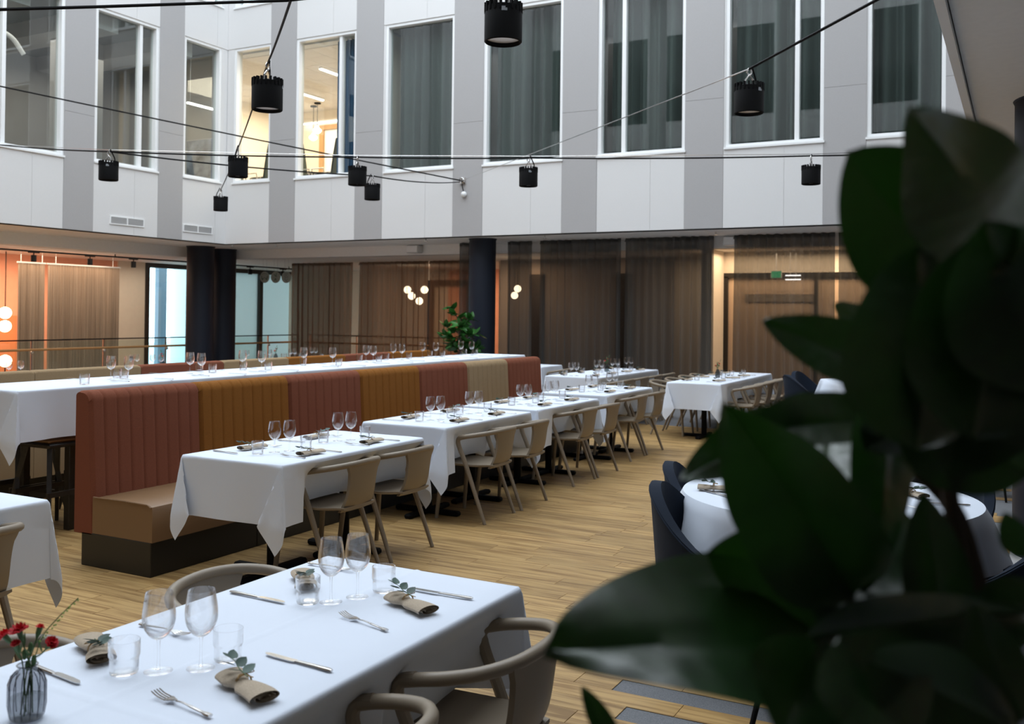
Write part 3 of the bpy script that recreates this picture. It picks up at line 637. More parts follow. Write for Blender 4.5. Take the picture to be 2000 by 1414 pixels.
for i, (xp, lab) in enumerate(((517, 'left round hanging sign with two green leaf shapes'), (538.5, 'middle round hanging sign with a green letter'), (559.5, 'right round hanging sign with an outlined card'))):
    p = atY(xp, 541.5, 17.7)
    t = thing('hanging_sign', lab, 'sign', (p.x, p.y, p.z)); t.rotation_euler = (0, 0, .12)
    obj('disc', MB().lathe([(.0001, -.008), (.132, -.008), (.138, 0), (.132, .008), (.0001, .008)], 32).xf(Matrix.Rotation(PI/2, 4, 'X')), MSIGN, t)
    for s in (-.05, .05): obj('wire', MB().tube([(s, 0, .12), (s, 0, ZS-p.z if p.y < 17.3 else ZLOW-p.z)], .002, 5), MSTEEL, t)
    f = MB(); yy = -.0095
    def bar(x0, z0, x1, z1, w=.006):
        d = Vector((x1-x0, 0, z1-z0)); n = Vector((-d.z, 0, d.x)).normalized()*w; b = len(f.v)
        f.v += [(x0+n.x, yy, z0+n.z), (x0-n.x, yy, z0-n.z), (x1-n.x, yy, z1-n.z), (x1+n.x, yy, z1+n.z)]; f.f.append((b, b+1, b+2, b+3))
    if i == 0:
        for s in (-1, 1):
            for (a, b, c, d, w) in ((.02, -.02, .05, -.05, .006), (.05, -.05, .075, -.03, .013), (.075, -.03, .085, .03, .009), (.05, -.05, .06, -.075, .007)): bar(s*a, b, s*c, d, w)
        for k in range(8): a = PI*(.2+.6*k/7); a2 = PI*(.2+.6*(k+.6)/7); bar(.09*math.cos(a), .03+.06*math.sin(a), .09*math.cos(a2), .03+.06*math.sin(a2), .004)
        bar(-.03, -.01, .03, -.01, .004)
    elif i == 1:
        bar(-.03, -.09, 0, -.02, .007); bar(.03, -.09, 0, -.02, .007); bar(-.018, -.06, .018, -.06, .006)
        bar(.03, .1, .012, .05, .007); bar(-.045, .07, .0, .03, .008); bar(.012, .05, .03, .01, .006); bar(0, .03, .025, .02, .007)
    else:
        for (a, b, c, d) in ((-.045, -.06, -.045, .09), (.045, -.06, .045, .09), (-.045, .09, .045, .09), (-.045, -.06, .045, -.06), (0, -.03, 0, .07), (-.02, -.03, -.02, .02)): bar(a, b, c, d, .003)
        for (a, b) in ((-.02, .05), (.02, 0), (-.01, -.085), (.015, -.1)): bar(a, b, a+.018, b, .007)
    obj('printed_motif', f, MGREENINK if i < 2 else MBLACKW, t, False)
# doorway behind the gap in the grey curtains, exit sign, bars imitating reflected tubes
d2 = struct('door_2', MB().box(-5.1, -5.02, 18.36, 18.5, 0, 2.38).box(-5.1, -1.6, 18.36, 18.5, 2.36, 2.45).box(-1.68, -1.6, 18.36, 18.5, 0, 2.36).box(-3.4, -3.34, 18.36, 18.5, 0, 2.36), MBLACKW)
obj('door_leaf', MB().box(-5.02, -3.4, 18.42, 18.46, .01, 2.36), mat('peach_door_paint', (.72, .52, .36), .5), d2, False)
obj('door_leaf', MB().box(-3.34, -1.68, 18.42, 18.46, .01, 2.36), bpy.data.materials['peach_door_paint'], d2, False)
obj('cross_band', MB().box(-4.7, -3.42, 18.40, 18.42, 1.9, 2.05), mat('taupe_band', (.30, .24, .19), .6), d2, False)
struct('door_3', MB().box(-15.2, -15.05, 23.45, 23.6, 0, 2.4).box(-13.9, -13.75, 23.45, 23.6, 0, 2.4).box(-15.2, -13.75, 23.45, 23.6, 2.4, 2.56), MBLACKW)
t = thing('exit_sign', 'small green exit sign glowing behind the right sheer curtain', 'sign', atY(1516, 536, 18.1)); obj('box', MB().box(-.1, .1, 0, .03, -.07, .07), MGRAYPL, t, False); obj('face', MB().box(-.09, .09, -.004, 0, -.06, .06), MEXIT, t, False); obj('hanger', MB().tube([(0, .015, .07), (0, .015, ZLOW-t.location.z)], .008, 6), MGRAYPL, t)
for i, yp in enumerate((538, 546)):  # glowing bars put in for light tubes mirrored in the glass
    p = atY(1549, yp, 18.1); t = thing('linear_lamp', '%s of two glowing bars imitating tube reflections behind the right sheer curtain' % ('upper', 'lower')[i], 'lamp', p); obj('tube', MB().bbox(-.14, .14, -.012, .012, -.012, .012, .004), MEMW, t); obj('hanger', MB().tube([(.05 if i else -.05, .0, .01), (.05 if i else -.05, .0, ZLOW-p.z)], .004, 5), MGRAYPL, t)
# ================================================================== BANQUETTES
def channel_back(t, L, mt, x_back=0, h0=.2, h1=1.1, tb=.19, tt=.14):
    """upholstered back with rounded top and vertical channel seams; local: back plane x=0, front +x, along y 0..L"""
    nch = 9; per = 10; ny = nch*per+1
    prof = []
    for k in range(13): prof.append((tb+(tt-tb)*k/12, h0+(h1-.07-h0)*k/12, 1))     # front going up
    for k in range(1, 10): a = k/10*PI/2; prof.append((tt-.06+.06*math.cos(a), h1-.07+.07*math.sin(a), 1-.0*k))
    prof.append((tt/2, h1, .6)); prof.append((.04, h1, .1))
    for k in range(1, 6): a = k/6*PI/2; prof.append((.03-.03*math.sin(a), h1-.03+.03*math.cos(a), 0))
    prof.append((0, h0, 0))
    def fn(i, j):
        s = i/(ny-1); f = (s*nch) % 1; d = min(f, 1-f)*L/nch
        g = .009*math.exp(-(d/.008)**2) if 0 < i < ny-1 else .006
        x, z, w = prof[j]; e = min(s, 1-s)*L; rd = .02*(1-sm(e/.025))
        nx, nz = (1, 0) if j < 13 else ((.5, .85) if z > h1-.05 else (1, .3))
        return (x-(g*w+rd*(1 if j < 22 else -.0))*nx, s*L, z-(g*w+rd*.6)*nz*(1 if z > h0+.3 else 0))
    mb = MB().grid(fn, ny, len(prof))
    n = len(prof); mb.f.append(tuple(range(n))); mb.f.append(tuple((ny-1)*n+k for k in range(n))[::-1])
    return obj('backrest', mb, mt, t)
BY = [4.13, 5.05, 6.0, 6.95, 7.9, 8.82, 9.73, 10.58]
bc = [MPINK, MMUST, MPINK, MMUST, MPINK, MBEIGE, MPINK]
bl = ['nearest dusty pink banquette unit with tan seat end showing', 'mustard banquette unit second from the front', 'dusty pink banquette unit between the two mustard ones', 'mustard banquette unit fourth from the front', 'dusty pink banquette unit between mustard and beige', 'beige banquette unit second from the far end', 'dusty pink banquette unit at the far end of the row']
for i in range(7):
    a, b = BY[i], BY[i+1]; L = b-a-.004
    t = thing('banquette', bl[i], 'banquette', (-5.33, a+.002, 0), 0, 'banquette units behind the small tables')
    channel_back(t, L, bc[i])
    e0 = .0 if i == 0 else -.0
    st = MB().grid(lambda p, q: ((.17+[0, .0, .25, .50, .525, .53, .53, .53][q]), L*p/10, [.21, .43, .44, .437, .425, .41, .3, .21][q]+.004*math.sin(p*1.3+q)*(q == 2)), 11, 8)
    n = 8; st.f.append(tuple(range(n))); st.f.append(tuple(10*n+k for k in range(n))[::-1])
    so = obj('seat', st, MLEATH, t)
    if i == 0: obj('seat_piping', MB().tube([(.18, -.002, .437), (.45, -.002, .440), (.66, -.002, .436), (.69, -.002, .42)], .005, 6), MLEATH, so)
    obj('plinth', MB().bbox(.07, .69, .0, L, 0, .21, .004), MPLINTH, t, False)
B2 = [3.2, 4.25, 5.26, 6.36, 7.42, 8.42, 9.45, 10.4, 11.38]
bc2 = [MBEIGE, MBEIGE, MBEIGE, MPINK, MBEIGE, MMUST, MPINK, MMUST]
for i in range(8):
    a, b = B2[i], B2[i+1]; L = b-a-.004
    lab = ['beige back banquette unit beyond the left end of the tall table', 'beige back banquette unit at the left edge', 'wide beige back banquette unit left of the first pink one', 'dusty pink back banquette unit left of the navy columns', 'beige back banquette unit in front of the navy columns', 'mustard back banquette unit right of the navy columns', 'dusty pink back banquette unit between two mustard ones', 'mustard back banquette unit at the far right end'][i]
    t = thing('banquette', lab, 'banquette', (-7.3, b-.002, 0), PI, 'banquette units behind the tall table')
    channel_back(t, L, bc2[i])
    obj('seat', MB().bbox(.17, .68, 0, L, .21, .44, .02), MLEATH, t); obj('plinth', MB().bbox(.07, .66, 0, L, 0, .21, .004), MPLINTH, t, False)
# ================================================================== TABLES AND CLOTHS
def cloth_mb(a, b, d, zt=0, chairs=(), side=1, seed=0, fold=True, tk0=.06, ztuck=.30):
    """rectangular table 2a x 2b (x,y), cloth hanging d below zt. chairs: list of y positions tucked on side x*side"""
    rr = random.Random(seed); rho = .012; ph = [rr.uniform(0, 6) for _ in range(6)]
    def samples(h):
        n = max(3, int(h/.09)); inner = [h*k/n for k in range(n+1)]
        inner = sorted(set([round(v, 4) for v in inner]+[.012, .024]))
        out = [h+s for s in (.006, .012, .019, .03)]+[h+.03+(d-.03)*k/11 for k in range(1, 12)]
        pos = inner+out; return [-v for v in pos[::-1] if v > 0]+[0]+[v for v in pos if v > 0]
    us, vs = samples(a), samples(b)
    def skirt(s):
        if s <= 0: return 0, 0
        if s < rho*PI/2: return rho*math.sin(s/rho), -rho*(1-math.cos(s/rho))
        return rho, -rho-(s-rho*PI/2)
    def tuck(v):
        w = 0
        for c in chairs:
            w = max(w, sm((.36-abs(v-c))/.14))
        return w
    def pt(u, v):
        s, t = abs(u)-a, abs(v)-b; sx, sy = math.copysign(1, u), math.copysign(1, v)
        if s <= 0 and t <= 0:
            z = 0
            if fold: z += .0025*max(0, 1-abs(u)/.012)+.0025*max(0, 1-abs(v)/.012)
            z += .0012*math.sin(9*u+ph[0])*math.sin(5*v+ph[1])
            return (u, v, zt+z)
        if s > 0 and t <= 0:
            o, z = skirt(s); k = -z/d; fl = sm((abs(v)-b+.35)/.35)
            w = .014*k*math.sin(7.5*v+ph[2]+sx)+.008*k*math.sin(17*v+ph[3])+.02*k*fl
            x = a+o+w
            tk = tuck(v) if sx == side else 0
            if tk:
                zz = max(z, -ztuck); inn = tk0*sm((-z-.022)/.085)+.30*max(0, -z-.08)
                x -= tk*inn; z = z*(1-tk)+zz*tk
            return (sx*x, v, zt+z)
        if t > 0 and s <= 0:
            o, z = skirt(t); k = -z/d; fl = sm((abs(u)-a+.25)/.25)
            w = .012*k*math.sin(8*u+ph[4]+sy)+.015*k*fl
            return (u, sy*(b+o+w), zt+z)
        r = math.hypot(s, t); phi = math.degrees(math.atan2(s, t))      # 0 on the end (y) face, 90 on the x face
        lam = 0
        if phi < 16: lam = 24*sm(phi/16)
        elif phi < 58: lam = 24-25*sm((phi-16)/42)
        else: lam = -1+1*sm((phi-58)/32)
        lam = math.radians(lam)
        k = r/d; bump = .035*math.sin(math.radians(2*phi))*min(1, k)+.022*math.exp(-((phi-18)/12)**2)*min(1, k)
        q = min(1, r/(rho*1.5)); fo = .02*min(1, k)
        nx = (rho*q)*math.sin(math.radians(phi))+fo*math.sin(math.radians(phi))*1.2+bump*.55; ny = (rho*q)*math.cos(math.radians(phi))+.015*min(1, k)*math.cos(math.radians(phi))+bump
        return (sx*(a-r*math.sin(lam)+nx), sy*(b+ny), zt-r*math.cos(lam)*min(1, .35+r/.02)-(0 if r > .012 else 0))
    return MB().grid(lambda i, j: pt(us[i], vs[j]), len(us), len(vs))
def pedestal_table(lab, x0, x1, y0, y1, h=.745, peds=(.25, .75), cross=.3):
    cx, cy = (x0+x1)/2, (y0+y1)/2
    t = thing('dining_table', lab, 'table', (cx, cy, 0))
    obj('tabletop', MB().bbox(x0-cx, x1-cx, y0-cy, y1-cy, h-.03, h, .004), MBLACKW, t, False)
    for p in peds:
        yy = y0-cy+(y1-y0)*p
        obj('pedestal', MB().tube([(0, yy, .03), (0, yy, h-.03)], .035, 14), MBLACK, t)
        obj('base', MB().bbox(-cross, cross, yy-.032, yy+.032, .0, .04, .012).bbox(-.032, .032, yy-cross, yy+cross, .0, .038, .012), MBLACK, t)
    return t
def cloth(lab, x0, x1, y0, y1, d, z=.748, chairs=(), side=1, seed=0, **k):
    cx, cy = (x0+x1)/2, (y0+y1)/2
    o = obj('tablecloth', cloth_mb((x1-x0)/2, (y1-y0)/2, d, 0, [c-cy for c in chairs], side, seed, **k), MCLOTH, loc=(cx, cy, z))
    return tag(o, lab, 'tablecloth')
TZ = .7495
ORD = ['nearest', 'second', 'third', 'farthest']
ROW = [(-4.47, -3.70, 4.22, 5.66, (4.78, 5.40)), (-4.63, -3.87, 6.24, 7.66, (6.69, 7.30)), (-4.66, -3.89, 7.86, 9.26, (8.53, 9.12)), (-4.73, -3.96, 9.67, 11.10, (10.27, 10.86))]
for i, (x0, x1, y0, y1, ch) in enumerate(ROW):
    pedestal_table('dark pedestal table under the cloth, %s in the banquette row' % ORD[i], x0+.01, x1-.01, y0+.01, y1-.01)
    cloth('white tablecloth on the %s table of the banquette row' % ORD[i], x0, x1, y0, y1, .36, chairs=ch, seed=i, ztuck=.285, tk0=(.12, .07, .08, .10)[i])
T0 = (-2.185, -1.42, .2, 2.74)
pedestal_table('dark pedestal table under the cloth at the front', T0[0]+.01, T0[1]-.01, T0[2], T0[3]-.01, peds=(.2, .75))
cloth('large white tablecloth on the front table with the flower vase', *T0, .33, chairs=(2.36, 1.70, 1.0), seed=9, ztuck=.285)
TLr = (-4.72, -3.93, 1.5, 2.9)
pedestal_table('dark pedestal table under the cloth at the left edge', TLr[0]+.01, TLr[1]-.01, TLr[2], TLr[3]-.01)
cloth('white tablecloth on the small table cut by the left edge', *TLr, .36, chairs=(2.2,), seed=10, ztuck=.285)
T5 = (-5.96, -5.18, 12.3, 14.8)
pedestal_table('dark pedestal table under the long cloth by the curtains', T5[0]+.01, T5[1]-.01, T5[2]+.01, T5[3]-.01)
cloth('white tablecloth on the long table beyond the banquette end', *T5, .36, chairs=(12.7, 13.3, 13.9, 14.5), seed=11, ztuck=.285)
T6 = (-4.10, -3.40, 12.12, 14.92)
pedestal_table('dark pedestal table under the cloth near the doorway gap', T6[0]+.01, T6[1]-.01, T6[2]+.01, T6[3]-.01, peds=(.17, .83))
cloth('white tablecloth on the long table near the doorway gap', *T6, .35, chairs=(12.75, 13.4, 14.0, 14.55), seed=12, ztuck=.285)
T7 = (-7.75, -7.0, 14.25, 15.05)
pedestal_table('small pedestal table behind the far pink banquette end', T7[0]+.01, T7[1]-.01, T7[2]+.01, T7[3]-.01, peds=(.5,))
cloth('white tablecloth on the small table behind the far banquette end', *T7, .3, seed=13)
TF = (-12.2, -11.4, 7.2, 15.0)
pedestal_table('long low table beyond the back banquettes', TF[0]+.01, TF[1]-.01, TF[2]+.01, TF[3]-.01, peds=(.1, .35, .65, .9))
cloth('white tablecloth on the long low table beyond the back banquettes', *TF, .35, seed=14)
# tall table
TT = (-6.80, -6.08, 4.25, 11.85); TTZ = 1.053
t = thing('bar_table', 'tall dark bar table under the long white cloth', 'table', ((TT[0]+TT[1])/2, (TT[2]+TT[3])/2, 0)); cx, cy = t.location[:2]
obj('tabletop', MB().bbox(TT[0]-cx+.01, TT[1]-cx-.01, TT[2]-cy+.01, TT[3]-cy-.01, 1.01, 1.05, .004), MBLACKW, t, False)
for yy in (.5, 2.4, 4.4, 6.3, 7.2):
    for sx in (-.26, .26): obj('leg', MB().bbox(sx-.03, sx+.03, yy-3.8-.03, yy-3.8+.03, 0, 1.01, .005), MBLACKW, t, False)
cloth('long white tablecloth on the tall bar table', *TT, .36, z=TTZ, seed=15)
# round tables
def round_cloth(lab, cx, cy, r, d, z, n=72, lob=8, seed=0):
    def fn(i, j):
        a = 2*PI*i/n
        if j < 4: rad = r*j/3.001; return (rad*math.cos(a), rad*math.sin(a), 0)
        k = (j-3)/10; w = .06*k*math.sin(lob*a+seed)+.03*k*math.sin(4*a+1)+.02*k*math.sin(17*a); rad = r+.012+.06*k+w
        return (rad*math.cos(a), rad*math.sin(a), -.006-d*k*(1+.25*math.cos(4*a+.2)))
    o = obj('tablecloth', MB().grid(fn, n, 14, closeu=True), MCLOTH, loc=(cx, cy, z)); return tag(o, lab, 'tablecloth')
def round_table(lab, cx, cy, r):
    t = thing('round_table', lab, 'table', (cx, cy, 0)); obj('tabletop', MB().lathe([(r-.01, .715), (r-.005, .72), (r-.005, .745)], 40), MBLACKW, t)
    obj('pedestal', MB().tube([(0, 0, .03), (0, 0, .715)], .045, 14), MBLACK, t); obj('base', MB().lathe([(.3, 0), (.3, .02), (.06, .045)], 28), MBLACK, t)
RT = (-.84, 4.92, .70)
round_table('round pedestal table under the cloth behind the big plant', *RT); round_cloth('white tablecloth on the round table behind the big plant', RT[0], RT[1], RT[2], .33, .748, seed=1)
RT2 = (-1.95, 14.05, .55)
round_table('round pedestal table under the cloth at the far right', *RT2); round_cloth('white tablecloth on the far round table by the right curtain', RT2[0], RT2[1], RT2[2], .3, .748, seed=2)
# ================================================================== CHAIRS
def armchair(t):          # faces +y
    rail = spline([(-.247, -.005, .648), (-.252, -.06, .662), (-.248, -.14, .677), (-.215, -.225, .693), (-.13, -.288, .706), (0, -.308, .712), (.13, -.288, .706), (.215, -.225, .693), (.248, -.14, .677), (.252, -.06, .662), (.247, -.005, .648)], 4)
    obj('arm_rail', MB().tube(rail, .0185, 10), MCHAIR, t)
    for s in (-1, 1):
        leg = spline([(s*.251, -.05, .663), (s*.247, -.003, .648), (s*.245, .012, .615), (s*.243, -.006, .56), (s*.243, -.06, .44), (s*.249, -.235, 0)], 5)
        obj('rear_leg', MB().tube(leg, [.0185]*(len(leg)-6)+[.0185-.001*k for k in range(6)], 9), MCHAIR, t)
        obj('front_leg', MB().tube([(s*.19, .17, .44), (s*.205, .188, .30), (s*.222, .215, 0)], [.021, .018, .015], 9), MCHAIR, t)
    # seat: dished shell
    def seat(i, j, off):
        u = -1+2*i/10; v = j/10; y_ = -.255+.46*v; hw = .160+.068*sm(v/.34) - .012*max(0, v-.45)
        if v > .85: hw -= .05*((v-.85)/.15)**2
        return (u*hw, y_, .445-.016*(1-u*u)*math.sin(PI*min(1, v*1.05))-off*(1-.5*abs(u)**6))
    s_ = MB().grid(lambda i, j: seat(i, j, 0), 11, 11); b = len(s_.v)
    s_.grid(lambda i, j: seat(i, j, .022), 11, 11); n = 11
    ring = [i*n for i in range(n)]+[(n-1)*n+j for j in range(1, n)]+[i*n+n-1 for i in range(n-2, -1, -1)]+[j for j in range(n-2, 0, -1)]
    for k in range(len(ring)): a, c = ring[k], ring[(k+1) % len(ring)]; s_.f.append((a, c, b+c, b+a))
    obj('seat', s_, MCHAIR, t)
    def back(i, j, off):
        u = -1+2*i/10; v = j/12; hw = .148-.014*math.sin(PI*v)+.016*sm((v-.8)/.2)
        yb = -.245-.029*v+.045*(1-v)**6; bow = -(.014+.011*v)*(1-u*u)
        return (u*hw, yb+bow-off-.0, .432+.272*v-.006*v*u*u-.02*(1-v)**6)
    b_ = MB().grid(lambda i, j: back(i, j, 0), 11, 13); b = len(b_.v); b_.grid(lambda i, j: back(i, j, .018), 11, 13); n = 13; m_ = 11
    ring = [i*n for i in range(m_)]+[(m_-1)*n+j for j in range(1, n)]+[i*n+n-1 for i in range(m_-2, -1, -1)]+[j for j in range(n-2, 0, -1)]
    for k in range(len(ring)): a, c = ring[k], ring[(k+1) % len(ring)]; b_.f.append((a, c, b+c, b+a))
    obj('backrest', b_, MCHAIR, t)
GC = 'taupe plastic armchairs around the tables'
def chair(x, y_, rz, lab): return inst('armchair', armchair, lab, 'chair', (x, y_, 0), rz, GC)
WST, EST = PI/2, -PI/2       # facing -x, facing +x
cx_ = [-3.83, -3.87, -3.94, -4.05]
for i, r_ in enumerate(ROW):
    for k, yc in enumerate(r_[4]):
        chair(cx_[i], yc, WST+R.uniform(-.04, .04), 'taupe plastic armchair, %s of two at the %s banquette table' % (('nearer', 'farther')[k], ORD[i]))
chair(-1.455, 2.37, WST+.04, 'taupe armchair whose whole rail shows at the front table corner')
chair(-1.455, 1.70, WST, 'taupe armchair cut by the bottom edge at the front table')
chair(-2.17, 2.43, EST, 'taupe armchair behind the front table, beside the far wine glasses')
chair(-2.17, 1.56, EST, 'taupe armchair behind the front table, beside the red flowers')
chair(-3.97, 2.42, WST+.05, 'taupe armchair cut by the left edge at the small table')
for k, yc in enumerate((12.7, 13.3, 13.9, 14.5)): chair(-5.13, yc, WST, 'taupe armchair, %s from the front on the aisle side beyond the banquette' % ('first', 'second', 'third', 'fourth')[k])
for k, yc in enumerate((12.72, 13.36, 13.98, 14.52)):
    chair(-3.33, yc, WST, 'taupe armchair, %s from the front right of the doorway-gap table' % ('first', 'second', 'third', 'fourth')[k])
    chair(-4.22, yc, EST, 'taupe armchair, %s from the front left of the doorway-gap table' % ('first', 'second', 'third', 'fourth')[k])
chair(-6.93, 14.62, WST, 'taupe armchair at the small table behind the far banquette end')
def tub_chair(t):         # faces +y
    def sh(i, j, off):
        a = -2.15+4.3*i/28; c = math.cos(a); v = j/8
        top = .47+.36*(.5+.5*math.cos(a*1.03))**2.0
        z = .38+(top-.38)*v; r = .27-off+.035*v
        x = r*math.sin(a); y_ = -r*1.02*c+.02
        return (x, y_, z)
    s_ = MB().grid(lambda i, j: sh(i, j, 0), 29, 9); b = len(s_.v); s_.grid(lambda i, j: sh(i, j, .05), 29, 9); n = 9; m_ = 29
    ring = [i*n for i in range(m_)]+[(m_-1)*n+j for j in range(1, n)]+[i*n+n-1 for i in range(m_-2, -1, -1)]+[j for j in range(n-2, 0, -1)]
    for k in range(len(ring)): a, c = ring[k], ring[(k+1) % len(ring)]; s_.f.append((a, c, b+c, b+a))
    sh_o = obj('shell', s_, MNAVYF, t)
    obj('seam_piping', MB().tube([Vector(sh(i, 8, .0))+Vector((0, 0, -.012)) for i in range(29)], .006, 6), MNAVYF, sh_o)
    obj('seat', MB().lathe([(.0001, .36), (.22, .36), (.25, .38), (.255, .44), (.235, .475), (.15, .482), (.0001, .484)], 28), MNAVYF, t)
    for sx in (-1, 1):
        for sy in (-1, 1): obj('leg', MB().tube([(sx*.15, sy*.15, .37), (sx*.23, sy*.24, 0)], [.014, .010], 8), MBLACK, t)
for (x, y_, lab) in ((-1.27, 4.42, 'navy tub chair at the left front of the round table'), (-1.42, 5.05, 'navy tub chair at the left back of the round table'), (-.42, 5.78, 'navy tub chair behind the right side of the round table'), (-.02, 4.62, 'navy tub chair at the right of the round table'), (-.72, 3.98, 'navy tub chair on the plant side of the round table')):
    inst('tub_chair', tub_chair, lab, 'chair', (x, y_, 0), (-PI/2+.1 if 'left' in lab else math.atan2(RT[1]-y_, RT[0]-x)-PI/2), 'navy tub chairs around the round tables')
for (x, y_, lab) in ((-2.62, 13.55, 'navy tub chair at the far round table, left front'), (-2.66, 14.3, 'navy tub chair at the far round table, left back')):
    inst('tub_chair', tub_chair, lab, 'chair', (x, y_, 0), math.atan2(RT2[1]-y_, RT2[0]-x)-PI/2, 'navy tub chairs around the round tables')
for (x, y_, rz, lab) in ((.75, 8.6, 2.2, 'navy tub chair on the grey carpet behind the right column'), (-.25, 9.9, 2.8, 'navy tub chair on the grey carpet far behind the plant')):
    inst('tub_chair', tub_chair, lab, 'chair', (x, y_, 0), rz, 'navy tub chairs around the round tables')
def stool(t):
    for sx in (-1, 1):
        for sy in (-1, 1): obj('leg', MB().tube([(sx*.13, sy*.13, .63), (sx*.25, sy*.22, 0)], [.024, .018], 4), MBLACKW, t, False)
    k = .205
    for s in (-1, 1): obj('stretcher', MB().box(-k, k, s*k-.011, s*k+.011, .20, .235), MBLACKW, t, False); obj('stretcher', MB().box(s*k-.011, s*k+.011, -k, k, .28, .315), MBLACKW, t, False)
    obj('seat', MB().bbox(-.17, .17, -.17, .17, .62, .655, .012), MBLACKW, t); obj('cushion', MB().bbox(-.16, .16, -.16, .16, .655, .69, .015), MLEATH, t)
for k, yc in enumerate((4.68, 5.4, 6.1, 6.8)):
    for s in (0, 1):
        inst('bar_stool', stool, 'dark wooden bar stool, %s from the left on the %s side of the tall table' % (('first', 'second', 'third', 'fourth')[k], ('banquette', 'window')[s]), 'stool', (-6.27 if not s else -6.62, yc, 0), 0, 'bar stools under the tall table')
# ================================================================== TABLEWARE
def lathe_part(t, name, prof, n, mt): return obj(name, MB().lathe_open(prof, n), mt, t)
def wine_glass(t):
    out = [(.0001, .077), (.006, .0775), (.012, .079), (.018, .083), (.024, .089), (.030, .0975), (.034, .1055), (.037, .115), (.0385, .124), (.039, .133), (.0385, .142), (.0373, .154), (.0355, .166), (.0336, .178), (.0315, .190)]
    inn = [(r-.0009, z+(.0012 if z < .1 else 0)) for r, z in out[1:]][::-1]+[(.0001, .0795)]
    obj('bowl', MB().lathe_open(out+[(.0311, .1906)]+inn, 32), MGLASS, t)
    lathe_part(t, 'stem', [(.0001, .0035), (.0065, .0045), (.0045, .012), (.0036, .03), (.0034, .05), (.0038, .068), (.0052, .0755), (.0001, .0768)], 14, MGLASS)
    lathe_part(t, 'foot', [(.0001, 0), (.0325, 0), (.034, .001), (.0325, .0022), (.015, .003), (.0001, .0034)], 28, MGLASS)
def wine_far(t):
    lathe_part(t, 'bowl', [(.0001, .078), (.024, .090), (.034, .106), (.0385, .13), (.0355, .166), (.0315, .190), (.0303, .190), (.0343, .166), (.0372, .13), (.0328, .107), (.0228, .092), (.0001, .081)], 16, MGLASS)
    lathe_part(t, 'stem', [(.0001, 0), (.0325, .001), (.030, .003), (.0065, .007), (.0036, .02), (.0042, .076), (.0001, .0775)], 12, MGLASS)
def tumbler(t):
    out = [(.0001, 0), (.028, 0), (.032, .003), (.0335, .009), (.0335, .036), (.0345, .040), (.0362, .044), (.0365, .048), (.0365, .080)]
    inn = [(.0358, .0808), (.0350, .080), (.0350, .048), (.0346, .045), (.0330, .041), (.0320, .037), (.0320, .011), (.028, .0075), (.0001, .007)]
    obj('body', MB().lathe_open(out+inn, 32), MGLASS, t)
def tumbler_far(t): lathe_part(t, 'body', [(.0001, .0), (.032, .001), (.0335, .008), (.0335, .038), (.0365, .046), (.0365, .080), (.035, .080), (.035, .046), (.032, .038), (.032, .01), (.0001, .007)], 14, MGLASS)
def knife(t):
    bl = [(0, .0), (.012, -.007), (.04, -.0095), (.09, -.0095), (.105, -.007), (.105, .006), (.02, .0075), (.005, .006)]
    obj('blade', MB().prism(bl, .002, .0038), MSTEEL, t, False)
    obj('handle', MB().tube([(.1, 0, .003), (.12, 0, .004), (.17, 0, .0045), (.21, 0, .004), (.222, 0, .004)], [.0045, .0055, .006, .0075, .005], 8).xf(Matrix.Diagonal((1, 1, .6, 1))), MSTEEL, t)
def fork(t):
    for k in range(4):
        y_ = -.0105+.007*k; obj('tine', MB().tube(spline([(0, y_, .012), (.02, y_, .006), (.045, y_*1.02, .004), (.052, y_, .005)], 3), [.001]+[.0016]*9, 5), MSTEEL, t)
    w = MB().grid(lambda i, j: (.048+.034*i/6, (-.0125+.025*j/4)*(1-.82*sm(i/6)), .005+.004*(i/6)), 7, 5).grid(lambda i, j: (.048+.034*i/6, (-.0125+.025*j/4)*(1-.82*sm(i/6)), .003+.004*(i/6)), 7, 5)
    obj('head', w, MSTEEL, t)
    obj('handle', MB().tube(spline([(.078, 0, .010), (.10, 0, .013), (.14, 0, .009), (.18, 0, .005), (.198, 0, .005)], 4), [.0026]*7+[.004]*5+[.0065]*5, 8).xf(Matrix.Diagonal((1, 1, .55, 1))), MSTEEL, t)
def knife_far(t): obj('blade', MB().prism([(0, 0), (.03, -.009), (.1, -.008), (.1, .006), (.02, .007)], .002, .004), MSTEEL, t, False); obj('handle', MB().prism([(.1, -.005), (.22, -.007), (.22, .007), (.1, .005)], .002, .006), MSTEEL, t, False)
def fork_far(t): obj('head', MB().prism([(0, -.011), (.05, -.012), (.08, -.003), (.08, .003), (.05, .012), (0, .011)], .003, .006), MSTEEL, t, False); obj('handle', MB().prism([(.08, -.003), (.2, -.007), (.2, .007), (.08, .003)], .004, .008), MSTEEL, t, False)
def leaf_mb(L, Wd, thick=0, cup=.2, n=7, m=5, shape=.8, bend=.1):
    def fn(i, j):
        s = i/(n-1); u = -1+2*j/(m-1); hw = Wd/2*math.sin(PI*min(1, max(0, s))**shape)**.75 if 0 < s < 1 else 0
        return (L*s, u*hw, cup*abs(u)*hw+bend*L*s*s-bend*L*s)
    return MB().grid(fn, n, m)
EUCM = None
def napkin_mb(L=.185, w=.036, hgt=.014, turns=2.6, n=46, m=17):
    def fn(i, j):
        s = j/(m-1); x = -L/2+L*s; th = 2*PI*turns*i/(n-1); rr = .28+.72*i/(n-1)
        pin = 1-.42*math.exp(-((s-.42)/.10)**2); fl = 1+.10*sm(abs(s-.42)*2)
        y_ = w*rr*math.cos(th)*pin*fl; z = hgt*rr*math.sin(th)*(1-.1*math.exp(-((s-.42)/.1)**2))+hgt
        return (x, y_+.004*math.sin(7*s+i*.05), max(.001, z))
    return MB().grid(fn, n, m)
